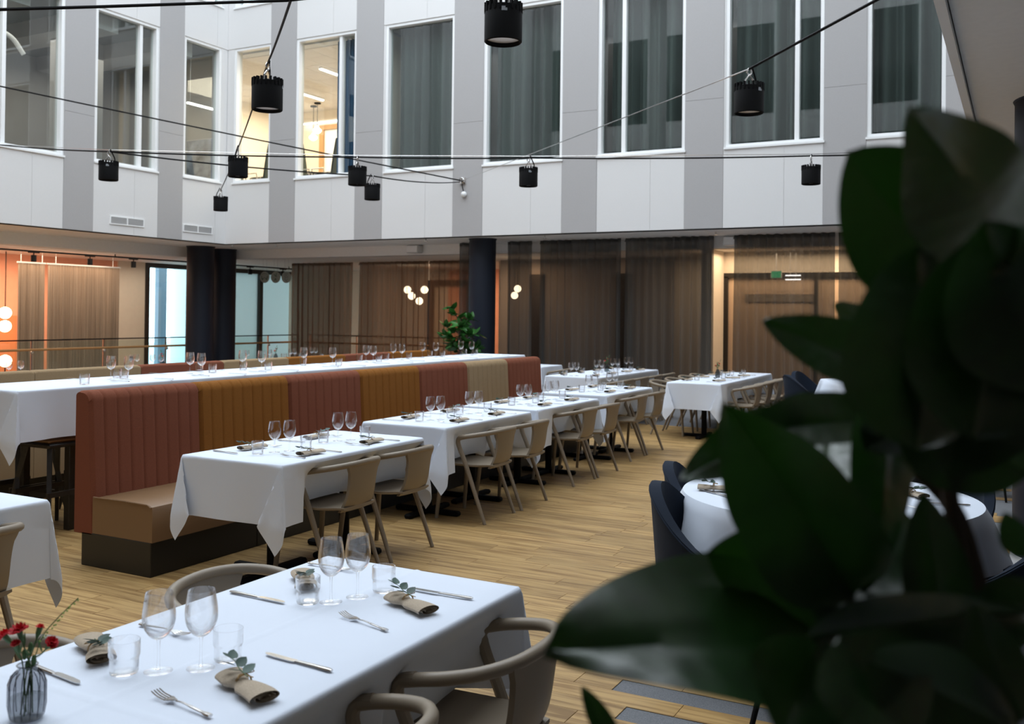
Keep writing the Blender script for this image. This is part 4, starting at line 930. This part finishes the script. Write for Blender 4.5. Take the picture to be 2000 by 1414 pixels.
def napkin(t, detail=True):
    obj('linen_roll', napkin_mb() if detail else napkin_mb(n=26, m=9), MNAP, t)
    x0 = -.185/2+.185*.42
    tw = MB(); 
    for dx in (-.003, .002): tw.tube([(x0+dx, .0195*math.cos(a), .0165+.0175*math.sin(a)) for a in [2*PI*k/14 for k in range(15)]], .0013, 5, False)
    tw.tube(spline([(x0, 0, .034), (x0-.01, .018, .04), (x0-.004, .028, .034), (x0, .006, .035), (x0+.012, -.016, .04), (x0+.018, -.022, .036), (x0, 0, .034), (x0+.02, .014, .03)], 4), .0012, 5)
    obj('twine', tw, MTWINE, t)
    sp = obj('sprig', MB().tube([(x0+.02, 0, .035), (x0-.02, 0, .040), (x0-.06, .006, .048), (x0-.085, .004, .050)], [.0014, .0014, .001, .0007], 5), MGSTEM, t)
    lf = [(x0-.004, 0, .037, 1.7, .3, .036, .026), (x0-.012, 0, .039, -1.5, .25, .034, .025), (x0-.035, 0, .042, 2.0, .5, .036, .026), (x0-.04, 0, .043, -2.1, .45, .034, .025), (x0-.07, .005, .049, 2.6, .4, .034, .026), (x0-.075, .005, .05, -2.7, .3, .028, .022)]
    for (x, y_, z, rz, rx, L, w) in lf:
        l = obj('leaf', leaf_mb(L, w, cup=.12, n=6, m=5), MEUC, sp); l.location = (x, y_, z); l.rotation_euler = (rx, -.35, rz)
def napkin_far(t):
    obj('linen_roll', napkin_mb(n=24, m=9), MNAP, t); x0 = -.185/2+.185*.42
    obj('twine', MB().tube([(x0, .019*math.cos(a), .0165+.0175*math.sin(a)) for a in [2*PI*k/10 for k in range(11)]], .0018, 5, False), MTWINE, t)
    sp = MB()
    for (rz, rx, dx) in ((1.7, .3, 0), (-1.5, .3, -.01), (2.3, .5, -.03), (-2.4, .4, -.035), (3.0, .5, -.05)):
        l = leaf_mb(.036, .026, cup=.1, n=5, m=3).xf(Matrix.Translation((x0+dx, 0, .04)) @ Euler((rx, -.4, rz)).to_matrix().to_4x4()); b = len(sp.v); sp.v += l.v; sp.f += [tuple(b+q for q in f_) for f_ in l.f]
    obj('sprig', sp, MEUC, t)
KINDS = {'wine_glass': (wine_glass, wine_far), 'tumbler': (tumbler, tumbler_far), 'knife': (knife, knife_far), 'fork': (fork, fork_far), 'folded_napkin': (napkin, napkin_far)}
CATS = {'wine_glass': 'wine glass', 'tumbler': 'glass', 'knife': 'knife', 'fork': 'fork', 'folded_napkin': 'napkin'}
GRP = {'wine_glass': 'wine glasses on the tables', 'tumbler': 'water tumblers on the tables', 'knife': 'table knives', 'fork': 'table forks', 'folded_napkin': 'rolled linen napkins'}
def put(kind, lab, x, y_, z, rz=0, far=False):
    return inst(kind+('_far' if far else ''), KINDS[kind][1 if far else 0], lab, CATS[kind], (x, y_, z), rz, GRP[kind], kind)
def seg(kind, lab, p0, p1, z, far=False):       # cutlery from tip pixel to handle pixel
    a, b = at(*p0, z), at(*p1, z); ang = math.atan2(b.y-a.y, b.x-a.x); put(kind, lab, a.x, a.y, z, ang, far)
Z0 = TZ+.0022
# --- front table
for (xp, yp, lab) in ((309, 1311, 'wine glass on the front table, left of the near pair'), (392, 1305, 'wine glass on the front table, right of the near pair'), (646, 1176, 'wine glass on the front table, left of the far pair'), (698, 1166, 'wine glass on the front table, right of the far pair')):
    p = at(xp, yp, Z0); put('wine_glass', lab, p.x, p.y, Z0)
for (xp, yp, lab) in ((242, 1315, 'stepped tumbler nearest the flower vase on the front table'), (445, 1290, 'stepped tumbler behind the sprigged napkin on the front table'), (601, 1178, 'stepped tumbler left of the far wine glasses on the front table'), (749, 1156, 'stepped tumbler right of the far wine glasses on the front table')):
    p = at(xp, yp, Z0); put('tumbler', lab, p.x, p.y, Z0)
for (p0, p1, lab, fl) in (((428, 1302), (540, 1376), 'beige napkin roll with big leaf sprig at the front centre', 0), ((208, 1300), (165, 1232), 'beige napkin roll leaning behind the tumbler by the vase', 1), ((600, 1150), (588, 1112), 'beige napkin roll behind the far left tumbler of the front table', 1), ((757, 1158), (850, 1196), 'beige napkin roll near the far corner of the front table', 0)):
    a, b = at(*p0, Z0+.015), at(*p1, Z0+.015); c = (a+b)/2; put('folded_napkin', lab, c.x, c.y, Z0, math.atan2(b.y-a.y, b.x-a.x))
seg('knife', 'steel knife on the front table, right of the sprigged napkin', (518, 1277), (661, 1315), Z0)
seg('knife', 'steel knife pointing at the flower vase on the front table', (157, 1336), (78, 1306), Z0)
seg('knife', 'steel knife by the far left edge of the front table', (557, 1178), (444, 1155), Z0)
seg('knife', 'steel knife near the far corner of the front table', (803, 1150), (928, 1171), Z0)
seg('fork', 'steel fork at the bottom edge of the front table', (303, 1357), (440, 1412), Z0)
seg('fork', 'steel fork below the far wine glasses on the front table', (667, 1202), (785, 1243), Z0)
seg('fork', 'steel fork behind the near wine glasses on the front table', (373, 1245), (268, 1219), Z0)
seg('fork', 'steel fork behind the far wine glasses on the front table', (690, 1117), (604, 1101), Z0)
# vase and carnations
VP = at(52, 1402, Z0)
t = thing('flower_vase', 'ribbed smoky glass bottle vase of red carnations on the front table', 'vase', (VP.x, VP.y, Z0))
def vfn(i, j):
    prof = [(.0001, 0), (.030, 0), (.035, .006), (.0365, .03), (.036, .075), (.030, .092), (.020, .100), (.0185, .108), (.021, .113)]
    r, z = prof[j]; a = 2*PI*i/72; rb = 1+.07*(abs(math.sin(6*a)))*(.006 < z < .095); return (r*rb*math.cos(a), r*rb*math.sin(a), z)
obj('bottle', MB().grid(vfn, 72, 9, closeu=True), MVASE, t); rb_ = MB()
for k in range(14):
    a = 2*PI*k/14; rb_.tube([(r*math.cos(a), r*math.sin(a), z) for r, z in ((.0335, .006), (.0375, .03), (.0372, .075), (.031, .092), (.0215, .101))], .0011, 5)
obj('ribs', rb_, glass('dark_rib_glass', (.30, .30, .33), 1.5), t)
obj('lip', MB().tube([(.0205*math.cos(a), .0205*math.sin(a), .113) for a in [2*PI*k/24 for k in range(25)]], .0016, 6, False), MVASE, t)
obj('water', MB().lathe([(.0001, .003), (.032, .004), (.0345, .03), (.0345, .045), (.0001, .045)], 24), MWATER, t)
def px_plane(xp, yp, off=0): d = ray(xp, yp); dep = (Vector((VP.x, VP.y, Z0))-CP).dot(_w)+off; return CP+d*dep
def bloom(mb, c, r, up, rr):
    up = up.normalized(); a = up.orthogonal().normalized(); b_ = up.cross(a)
    for lay, (nn, rad, lift) in enumerate(((9, 1, .25), (8, .75, .6), (6, .45, .85))):
        for k in range(nn):
            an = 2*PI*k/nn+rr.uniform(-.2, .2)+lay*.3; o_ = a*math.cos(an)+b_*math.sin(an); s_ = up.cross(o_); b0 = len(mb.v)
            for i in range(4):
                v = i/3; base = c+o_*(r*rad*v)+up*(r*lift*v)
                for q in range(4): u = -1+2*q/3; mb.v.append(tuple(base+s_*(u*r*.42*(.25+.75*v))+up*(r*.16*v*(((q+i) % 2)*2-1)*(v > .5))))
            for i in range(3):
                for q in range(3): mb.f.append((b0+i*4+q, b0+i*4+q+1, b0+i*4+q+5, b0+i*4+q+4))
fl = [(88, 1238, 'red carnation, widest open bloom in the vase', .019, -.005), (10, 1243, 'red carnation at the left edge of the vase bunch', .016, .01), (31, 1258, 'half open red carnation bud low in the vase bunch', .010, -.02), (78, 1226, 'small red carnation bud at the top of the bunch', .009, .02), (100, 1256, 'red carnation at the right of the vase bunch', .014, -.015)]
fl[0] = (38, 1234, fl[0][2], .019, -.005)
for i, (xp, yp, lab, r, off) in enumerate(fl):
    c = px_plane(xp, yp, off); basep = Vector((VP.x+.012*math.cos(i*1.3), VP.y+.012*math.sin(i*1.3), Z0+.008)); neck = Vector((VP.x+.009*math.cos(i*1.9), VP.y+.009*math.sin(i*1.9), Z0+.11))
    t = thing('carnation', lab, 'flower', basep); L0 = basep
    up = (c-neck); path = spline([Vector(), neck-L0, neck.lerp(c, .55)-L0, c-L0-up.normalized()*.012], 5)
    obj('stem', MB().tube(path, .0016, 6), MGSTEM, t)
    cal = MB().tube([c-L0-up.normalized()*.022, c-L0-up.normalized()*.012, c-L0+up.normalized()*.002], [.002, .0055, .0062], 8); obj('calyx', cal, MGSTEM, t)
    mb = MB(); bloom(mb, c-L0, r, up, R); obj('bloom', mb, MRED, t)
    for k in range(2):
        l = obj('leaf', leaf_mb(.035, .005, cup=.3, n=6, m=3), MGSTEM, t); l.location = neck.lerp(c, .25+.3*k)-L0; l.rotation_euler = (0, -.9, i*1.7+k*2.5)
t = thing('twig', 'thin budding green twig leaning right out of the vase', 'twig', (VP.x, VP.y, Z0+.008)); L0 = t.location.copy()
pth = [px_plane(58, 1330, 0)-L0, px_plane(80, 1250, 0)-L0, px_plane(110, 1210, .01)-L0, px_plane(153, 1168, .02)-L0]
obj('stem', MB().tube(spline([Vector((.005, 0, 0))]+pth, 6), .0012, 5), MGSTEM, t)
bd_ = MB()
for k in range(16): q = Vector(pth[1]).lerp(pth[3], k/16)+Vector((R.uniform(-.003, .003), R.uniform(-.003, .003), R.uniform(-.002, .003))); bd_.sphere(q, .0023, 6, 4)
obj('buds', bd_, mat('bud_green', (.30, .42, .08), .6), t)['kind'] = 'stuff'
for (xp, yp) in ((60, 1265), (48, 1278), (66, 1290), (54, 1300)):
    l = obj('green_bud', MB().sphere((0, 0, 0), .008, 8, 6, (.7, 1, 1.5)), MGSTEM, t); l.location = px_plane(xp, yp)-L0
# --- banquette row settings
for i, (x0, x1, y0, y1, ch) in enumerate(ROW):
    cxm = (x0+x1)/2+.05; far = i > 1
    for k in range(2):
        yp = y0+.37+.62*k+(.0 if i else -.0); pl = ('near', 'far')[k]; T = '%s banquette table' % ORD[i]
        put('wine_glass', 'left wine glass of the %s pair on the %s' % (pl, T), cxm-.02, yp-.035, Z0, 0, far)
        put('wine_glass', 'right wine glass of the %s pair on the %s' % (pl, T), cxm+.02, yp+.055, Z0, 0, far)
        put('tumbler', 'tumbler on the bench side at the %s setting of the %s' % (pl, T), cxm-.05, yp-.15, Z0, 0, far)
        put('tumbler', 'tumbler on the aisle side at the %s setting of the %s' % (pl, T), cxm+.03, yp+.20, Z0, 0, far)
        put('folded_napkin', 'beige napkin roll on the bench side, %s setting, %s' % (pl, T), cxm-.24, yp+.01, Z0, PI/2+R.uniform(-.2, .2)+(PI if k else 0), far)
        put('folded_napkin', 'beige napkin roll on the aisle side, %s setting, %s' % (pl, T), cxm+.22, yp+.02, Z0, PI/2+R.uniform(-.15, .15), far)
        put('knife', 'knife on the bench side, %s setting, %s' % (pl, T), cxm-.16, yp-.2, Z0, PI+R.uniform(-.1, .1), far)
        put('fork', 'fork on the bench side, %s setting, %s' % (pl, T), cxm-.14, yp+.16, Z0, PI+R.uniform(-.1, .1), far)
        put('fork', 'fork on the aisle side, %s setting, %s' % (pl, T), cxm+.1, yp-.11, Z0, R.uniform(-.1, .1), far)
        put('knife', 'knife on the aisle side, %s setting, %s' % (pl, T), cxm+.1, yp+.2, Z0, R.uniform(-.1, .1), far)
# --- tall table
ZB = TTZ+.004
WP = [((216.4, 741), (251, 742)), ((371, 730), (393, 732)), ((473.5, 723), (511, 724.6)), ((593, 714), (649.5, 714)), ((715, 707), (729, 708)), ((768, 702), (785, 703)), ((825, 698), (851, 697.7)), ((900, 693.6), (921, 694))]
ORD8 = ['first', 'second', 'third', 'fourth', 'fifth', 'sixth', 'seventh', 'eighth']
def inb(p, r, m_=.05): return min(max(p.x, r[0]+m_), r[1]-m_), min(max(p.y, r[2]+m_), r[3]-m_)
for i, (a, b) in enumerate(WP):
    for q, s in ((a, 'left'), (b, 'right')):
        x, y_ = inb(at(*q, ZB), TT); put('wine_glass', '%s wine glass of the %s pair from the left on the tall table' % (s, ORD8[i]), x, y_, ZB, 0, True)
    c = (at(*a, ZB)+at(*b, ZB))/2; xm = (TT[0]+TT[1])/2
    for s, nm in ((-1, 'window'), (1, 'banquette')):
        put('knife', 'knife at the %s place on the %s side of the tall table' % (ORD8[i], nm), xm+s*.16, c.y+s*.2+.05, ZB, 0 if s > 0 else PI, True)
        put('fork', 'fork at the %s place on the %s side of the tall table' % (ORD8[i], nm), xm+s*.14, c.y-s*.2+.05, ZB, 0 if s > 0 else PI, True)
TP = [(165, 751), (229, 738), (242, 740), (374, 723.5), (415, 728), (475, 722), (524, 723), (592, 713), (661.6, 714.7), (701.7, 706), (740, 706.6), (754, 702.5), (798.6, 701), (826, 695.7), (863.7, 696.7), (901.5, 691.8), (928, 691.8)]
ORDN = ORD8+['ninth', 'tenth', 'eleventh', 'twelfth', 'thirteenth', 'fourteenth', 'fifteenth', 'sixteenth', 'seventeenth']
for i, q in enumerate(TP):
    x, y_ = inb(at(*q, ZB), TT); put('tumbler', 'small tumbler, %s from the left along the tall table' % ORDN[i], x, y_, ZB, 0, True)
# --- long table beyond the banquette
for i, yc in enumerate((12.46, 13.38, 14.02, 14.62)):
    for s, nm in ((-1, 'left'), (1, 'right')): put('wine_glass', '%s wine glass of the %s pair beyond the banquette end' % (nm, ORD8[i]), -5.6+s*.03, yc+s*.03, Z0, 0, True)
for i, (x, yc) in enumerate(((-5.72, 12.42), (-5.45, 12.95), (-5.75, 13.1), (-5.42, 13.6), (-5.7, 13.75), (-5.42, 14.25), (-5.7, 14.4))):
    put('tumbler', 'tumbler, %s from the front on the table beyond the banquette end' % ORD8[i], x, yc, Z0, 0, True)
for i, yc in enumerate((12.6, 13.2, 13.8, 14.4)):
    put('folded_napkin', 'beige napkin roll, %s on the left beyond the banquette end' % ORD8[i], -5.82, yc, Z0, PI/2+R.uniform(-.4, .4), True)
    put('folded_napkin', 'beige napkin roll, %s on the right beyond the banquette end' % ORD8[i], -5.32, yc, Z0, PI/2+R.uniform(-.4, .4), True)
    put('knife', 'knife, %s on the table beyond the banquette end' % ORD8[i], -5.38, yc+.22, Z0, 0, True); put('fork', 'fork, %s on the table beyond the banquette end' % ORD8[i], -5.38, yc-.2, Z0, 0, True)
# --- table near the doorway gap
for i, (x, yc) in enumerate(((-3.86, 12.62), (-3.66, 13.2), (-3.80, 13.42), (-3.9, 13.9), (-3.76, 14.0), (-3.70, 14.45))): put('tumbler', 'tumbler, %s from the front on the doorway-gap table' % ORD8[i], x, yc, Z0, 0, True)
for i, yc in enumerate((12.55, 13.25, 13.85, 14.4)):
    put('folded_napkin', 'beige napkin roll, %s on the left of the doorway-gap table' % ORD8[i], -3.97, yc, Z0, .9+R.uniform(-.4, .4), True)
    if i < 3: put('folded_napkin', 'beige napkin roll, %s on the right of the doorway-gap table' % ORD8[i], -3.55, yc+.05, Z0, .9+R.uniform(-.4, .4), True)
    put('knife', 'knife, %s on the right of the doorway-gap table' % ORD8[i], -3.66, yc+.27, Z0, 0, True); put('fork', 'fork, %s on the right of the doorway-gap table' % ORD8[i], -3.66, yc-.16, Z0, 0, True)
def bud_vase(t):
    obj('bottle', MB().lathe_open([(.0001, 0), (.03, 0), (.036, .008), (.036, .07), (.022, .095), (.019, .11), (.021, .115)], 16), glass('dark_vase_glass', (.35, .38, .38), 1.5) if 'dark_vase_glass' not in bpy.data.materials else bpy.data.materials['dark_vase_glass'], t)
    for k, (dx, dy, h) in enumerate(((.02, .0, .19), (-.025, .01, .16), (.045, -.01, .26), (-.01, -.02, .22))):
        st = obj('flower_stem', MB().tube([(0, 0, .01), (0, 0, .11), (dx, dy, h)], .002, 5), MGSTEM, t)
        if k < 2: mb = MB(); bloom(mb, Vector((dx, dy, h)), .017, Vector((dx, dy, h-.1)), R); obj('bloom', mb, MRED, st)
        for q in range(3): l = obj('leaf', leaf_mb(.05, .012, n=5, m=3), MGSTEM, st); l.location = (dx*.6, dy*.6, .11+(h-.11)*(.3+.22*q)); l.rotation_euler = (0, -.8, q*2.2+k)
p = at(1401.5, 737, Z0); inst('bud_vase', bud_vase, 'dark glass vase with one red flower on the doorway-gap table', 'vase', (p.x, p.y, Z0))
p = at(1178, 725, Z0); inst('bud_vase', bud_vase, 'dark vase of red flowers on the table beyond the banquette end', 'vase', (-5.6, 13.68, Z0), 1)
p = at(540, 691, Z0); inst('bud_vase', bud_vase, 'dark vase of red flowers beyond the back banquettes, near the round signs', 'vase', (-11.75, 13.2, Z0), 2)
inst('bud_vase', bud_vase, 'dark vase of red flowers beyond the back banquettes, left of the columns', 'vase', (-11.6, 10.5, Z0), 3)
# --- long low table beyond
for i, (xp, yp) in enumerate(((32, 704), (54, 703), (258, 691), (268, 690), (298, 690), (315, 691), (483, 682), (527, 681), (568, 679), (576, 679), (609, 677), (617, 677))):
    p = at(xp, yp, .955); x, y_ = inb(p, TF); put('wine_glass', 'wine glass, %s from the left beyond the back banquettes' % ORDN[i], x, y_, Z0, 0, True)
for i, xp in enumerate((490, 535, 556, 583, 595, 628)):
    p = at(xp, 690, .83); x, y_ = inb(p, TF); put('tumbler', 'tumbler, %s from the left beyond the back banquettes' % ORD8[i], x, y_, Z0, 0, True)
# --- round tables
for i, (xp, yp, rz) in enumerate(((1400, 958, .2), (1778, 968, 2.4), (1600, 980, 1.0))):
    p = at(xp, yp, Z0); put('folded_napkin', 'beige napkin roll on the round table, %s' % ('at its left rim', 'at its right rim', 'hidden among the big leaves')[i], p.x, p.y, Z0, rz)
for i, (xp, yp) in enumerate(((1736, 965), (1660, 985))): p = at(xp, yp, Z0); put('tumbler', 'tumbler on the round table, %s' % ('left of the right napkin', 'hidden among the big leaves')[i], p.x, p.y, Z0)
for i, (xp, yp) in enumerate(((1512, 945), (1540, 948))): p = at(xp, yp, Z0); put('wine_glass', 'wine glass on the round table, %s' % ('bowl showing between the leaves', 'mostly covered by the pale leaf')[i], p.x, p.y, Z0)
seg('fork', 'fork on the round table below the right napkin', (1728, 982), (1800, 995), Z0); seg('knife', 'knife on the round table by the right rim', (1795, 982), (1850, 985), Z0); seg('knife', 'knife on the round table by the left napkin', (1372, 957), (1412, 968), Z0)
for i, (x, y_) in enumerate(((-2.2, 13.95), (-1.9, 13.75))): put('tumbler', 'tumbler on the far round table, %s one' % ('left', 'right')[i], x, y_, Z0, 0, True)
for i, (x, y_) in enumerate(((-2.1, 14.1), (-1.75, 13.9))): put('wine_glass', 'wine glass on the far round table, %s one' % ('left', 'right')[i], x, y_, Z0, 0, True)
# ================================================================== PLANTS
FIGL = leaf_mb(1, .55, cup=.18, n=9, m=5, shape=.72, bend=.18).mesh('leaf', MLEAFB)
t = thing('potted_fig', 'leafy green potted fig tree before the navy column', 'plant', (-9.25, 15.4, 0)); rp = random.Random(5)
obj('pot', MB().lathe([(.17, 0), (.21, .02), (.24, .42), (.225, .43), (.215, .38), (.0001, .37)], 28), MCERAM, t)
obj('trunk', MB().tube(spline([(0, 0, .37), (.02, 0, .8), (-.03, .02, 1.2), (.0, 0, 1.5)], 6), .02, 8), MSTEM, t)
tips = []
for k in range(13):
    a = k*2.4; z0 = .7+.75*k/13; e = Vector((math.cos(a)*rp.uniform(.22, .40), math.sin(a)*rp.uniform(.2, .38), z0+rp.uniform(.08, .3)))
    if k == 12: e = Vector((-.18, 0, 1.72))
    obj('branch', MB().tube(spline([(0, 0, z0), e*.5+Vector((0, 0, z0*.5+.02)), e], 4), .008, 6), MSTEM, t); tips.append((Vector((0, 0, z0)), e))
for (b0, e) in tips:
    for k in range(18):
        s = rp.uniform(.3, 1.08); p = b0.lerp(e, s); l = obj('leaf', FIGL, MLEAFB, t); L = rp.uniform(.14, .22); l.location = p; l.scale = (L, L, L)
        l.rotation_euler = (rp.uniform(-.6, .6), rp.uniform(-.9, .5), rp.uniform(0, 6.28))
# --- big foreground plant
t = thing('foreground_plant', 'large dark glossy fig plant filling the right foreground, out of focus', 'plant', (.18, .78, 0)); T0v = t.location.copy()
obj('pot', MB().lathe([(.14, 0), (.17, .02), (.20, .36), (.185, .37), (.175, .32), (.0001, .31)], 28), MCERAM, t)
def big_leaf(n=25, m=13, L=1, Wd=.5, cup=.25, bend=.12, wav=.03, seed=0, tipsharp=.82):
    def fn(i, j):
        s = i/(n-1); u = -1+2*j/(m-1)
        hw = Wd/2*max(0, math.sin(PI*s**tipsharp))**.72 if 0 < s < 1 else 0
        y_ = u*hw*(1+.03*math.sin(11*s+seed))
        z = cup*abs(u)**1.1*hw - bend*math.sin(PI*s) + wav*abs(u)*math.sin(9*s+seed+1.5*u)*.5
        z += .009*math.cos(2*PI*(s*9-abs(u)*.9))*abs(u)*(1-abs(u)**4)     # side veins
        z -= .010*math.exp(-(u/.07)**2)                                     # midrib groove
        return (s, y_, z)
    return MB().grid(fn, n, m)
def leafpx(base, tip, db, dt, wpx, roll=0, cup=.25, bend=.1, wav=.05, seed=0, ts=.82, flip=False):
    B, Tp = atd(*base, db), atd(*tip, dt); D = Tp-B; L = D.length; X = D.normalized()
    view = (CP-(B+Tp)/2).normalized(); Zv = (view-X*view.dot(X)).normalized(); Zv = Matrix.Rotation(math.radians(roll), 3, X) @ Zv; Yv = Zv.cross(X)
    wd = wpx*(db+dt)/2/F/L
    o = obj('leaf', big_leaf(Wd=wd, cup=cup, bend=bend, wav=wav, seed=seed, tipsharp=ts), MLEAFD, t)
    Mx = Matrix((X, Yv, Zv)).transposed().to_4x4() @ Matrix.Scale(L, 4); Mx.translation = B-T0v; o.matrix_local = Mx; return o
LV = [((1680, 1255), (1066, 1268), .80, .66, 430, 46, .14, -.02), ((1970, 530), (1772, 212), .60, .66, 260, -25, .2, .1), ((1905, 560), (1652, 298), .72, .70, 300, 15, .25, .1),
 ((1790, 735), (1487, 626), .80, .84, 125, 12, .2, .05), ((1665, 1165), (1412, 782), .74, .72, 265, -14, .3, .06, 3, .60), ((1740, 822), (1442, 850), .82, .78, 135, 34, .25, -.05), ((1560, 800), (1328, 938), .80, .78, 110, 10, .2, .05),
 ((1618, 1165), (1622, 800), .80, 1.16, 170, -10, .1, -.04), ((1735, 730), (1688, 1160), .70, .74, 130, 20, .3, .08), ((1855, 1290), (1803, 962), .68, .70, 130, 10, .3, .05),
 ((1790, 880), (1790, 480), .66, .66, 290, -10, .2, .08), ((1900, 860), (1985, 420), .62, .62, 320, 10, .2, .08), ((2010, 930), (1740, 740), .68, .68, 250, 0, .2, .1), ((1960, 640), (1850, 930), .66, .66, 290, -15, .25, .1), ((2060, 760), (1920, 430), .6, .6, 290, 10, .2, .1),
 ((1570, 1255), (2020, 1195), .70, .64, 150, 25, .3, .05), ((1600, 1260), (1530, 1450), .66, .62, 230, -20, .25, .1), ((1690, 1290), (1990, 1430), .62, .60, 190, 15, .25, .05), ((1640, 1240), (1790, 1460), .64, .6, 220, -10, .25, .05), ((1215, 1480), (1136, 1340), .82, .84, 50, 10, .3, .05),
 ((1740, 700), (1630, 592), .92, .95, 130, -52, .1, .1), ((1760, 1190), (1745, 1030), .86, .88, 100, 20, .2, .05), ((2040, 1150), (1880, 1260), .66, .66, 130, 0, .2, .05), ((1990, 1414), (1900, 1180), .6, .62, 120, 10, .2, .05), ((1960, 560), (1700, 640), .7, .7, 200, -20, .2, .08),
 ((1700, 1150), (1380, 1080), .78, .78, 230, -25, .25, .06), ((1760, 990), (1600, 1230), .76, .74, 180, 15, .25, .06), ((1880, 700), (1690, 880), .72, .72, 200, 10, .25, .06), ((2000, 1090), (1960, 1000), .7, .7, 60, 10, .2, .05)]
for i, q in enumerate(LV): leafpx(*q[:8], wav=.05, seed=i*1.7, ts=q[9] if len(q) > 9 else .82)
def stempx(pts, r): obj('stem', MB().tube([p-T0v for p in spline([atd(*a) if len(a) == 3 else Vector(a) for a in pts], 5)], r, 8), MSTEM, t)
stempx([(1870, 1700, .75), (1800, 1400, .74), (1640, 1140, .75), (1560, 1000, .76)], .006)
stempx([(1990, 1700, .72), (1940, 1300, .72), (1870, 1010, .72), (1760, 880, .74), (1720, 740, .78)], .007)
stempx([(1990, 1650, .72), (1860, 1000, .70), (1880, 900, .69), (1950, 760, .66), (1960, 560, .64)], .006)
stempx([(1800, 1420, .72), (1700, 1290, .70), (1640, 1240, .70)], .005)
obj('trunk', MB().tube([p-T0v for p in spline([T0v+Vector((0, 0, .31)), atd(2000, 1900, .80), atd(1940, 1620, .74), atd(1900, 1450, .73)], 6)], .016, 8), MSTEM, t)
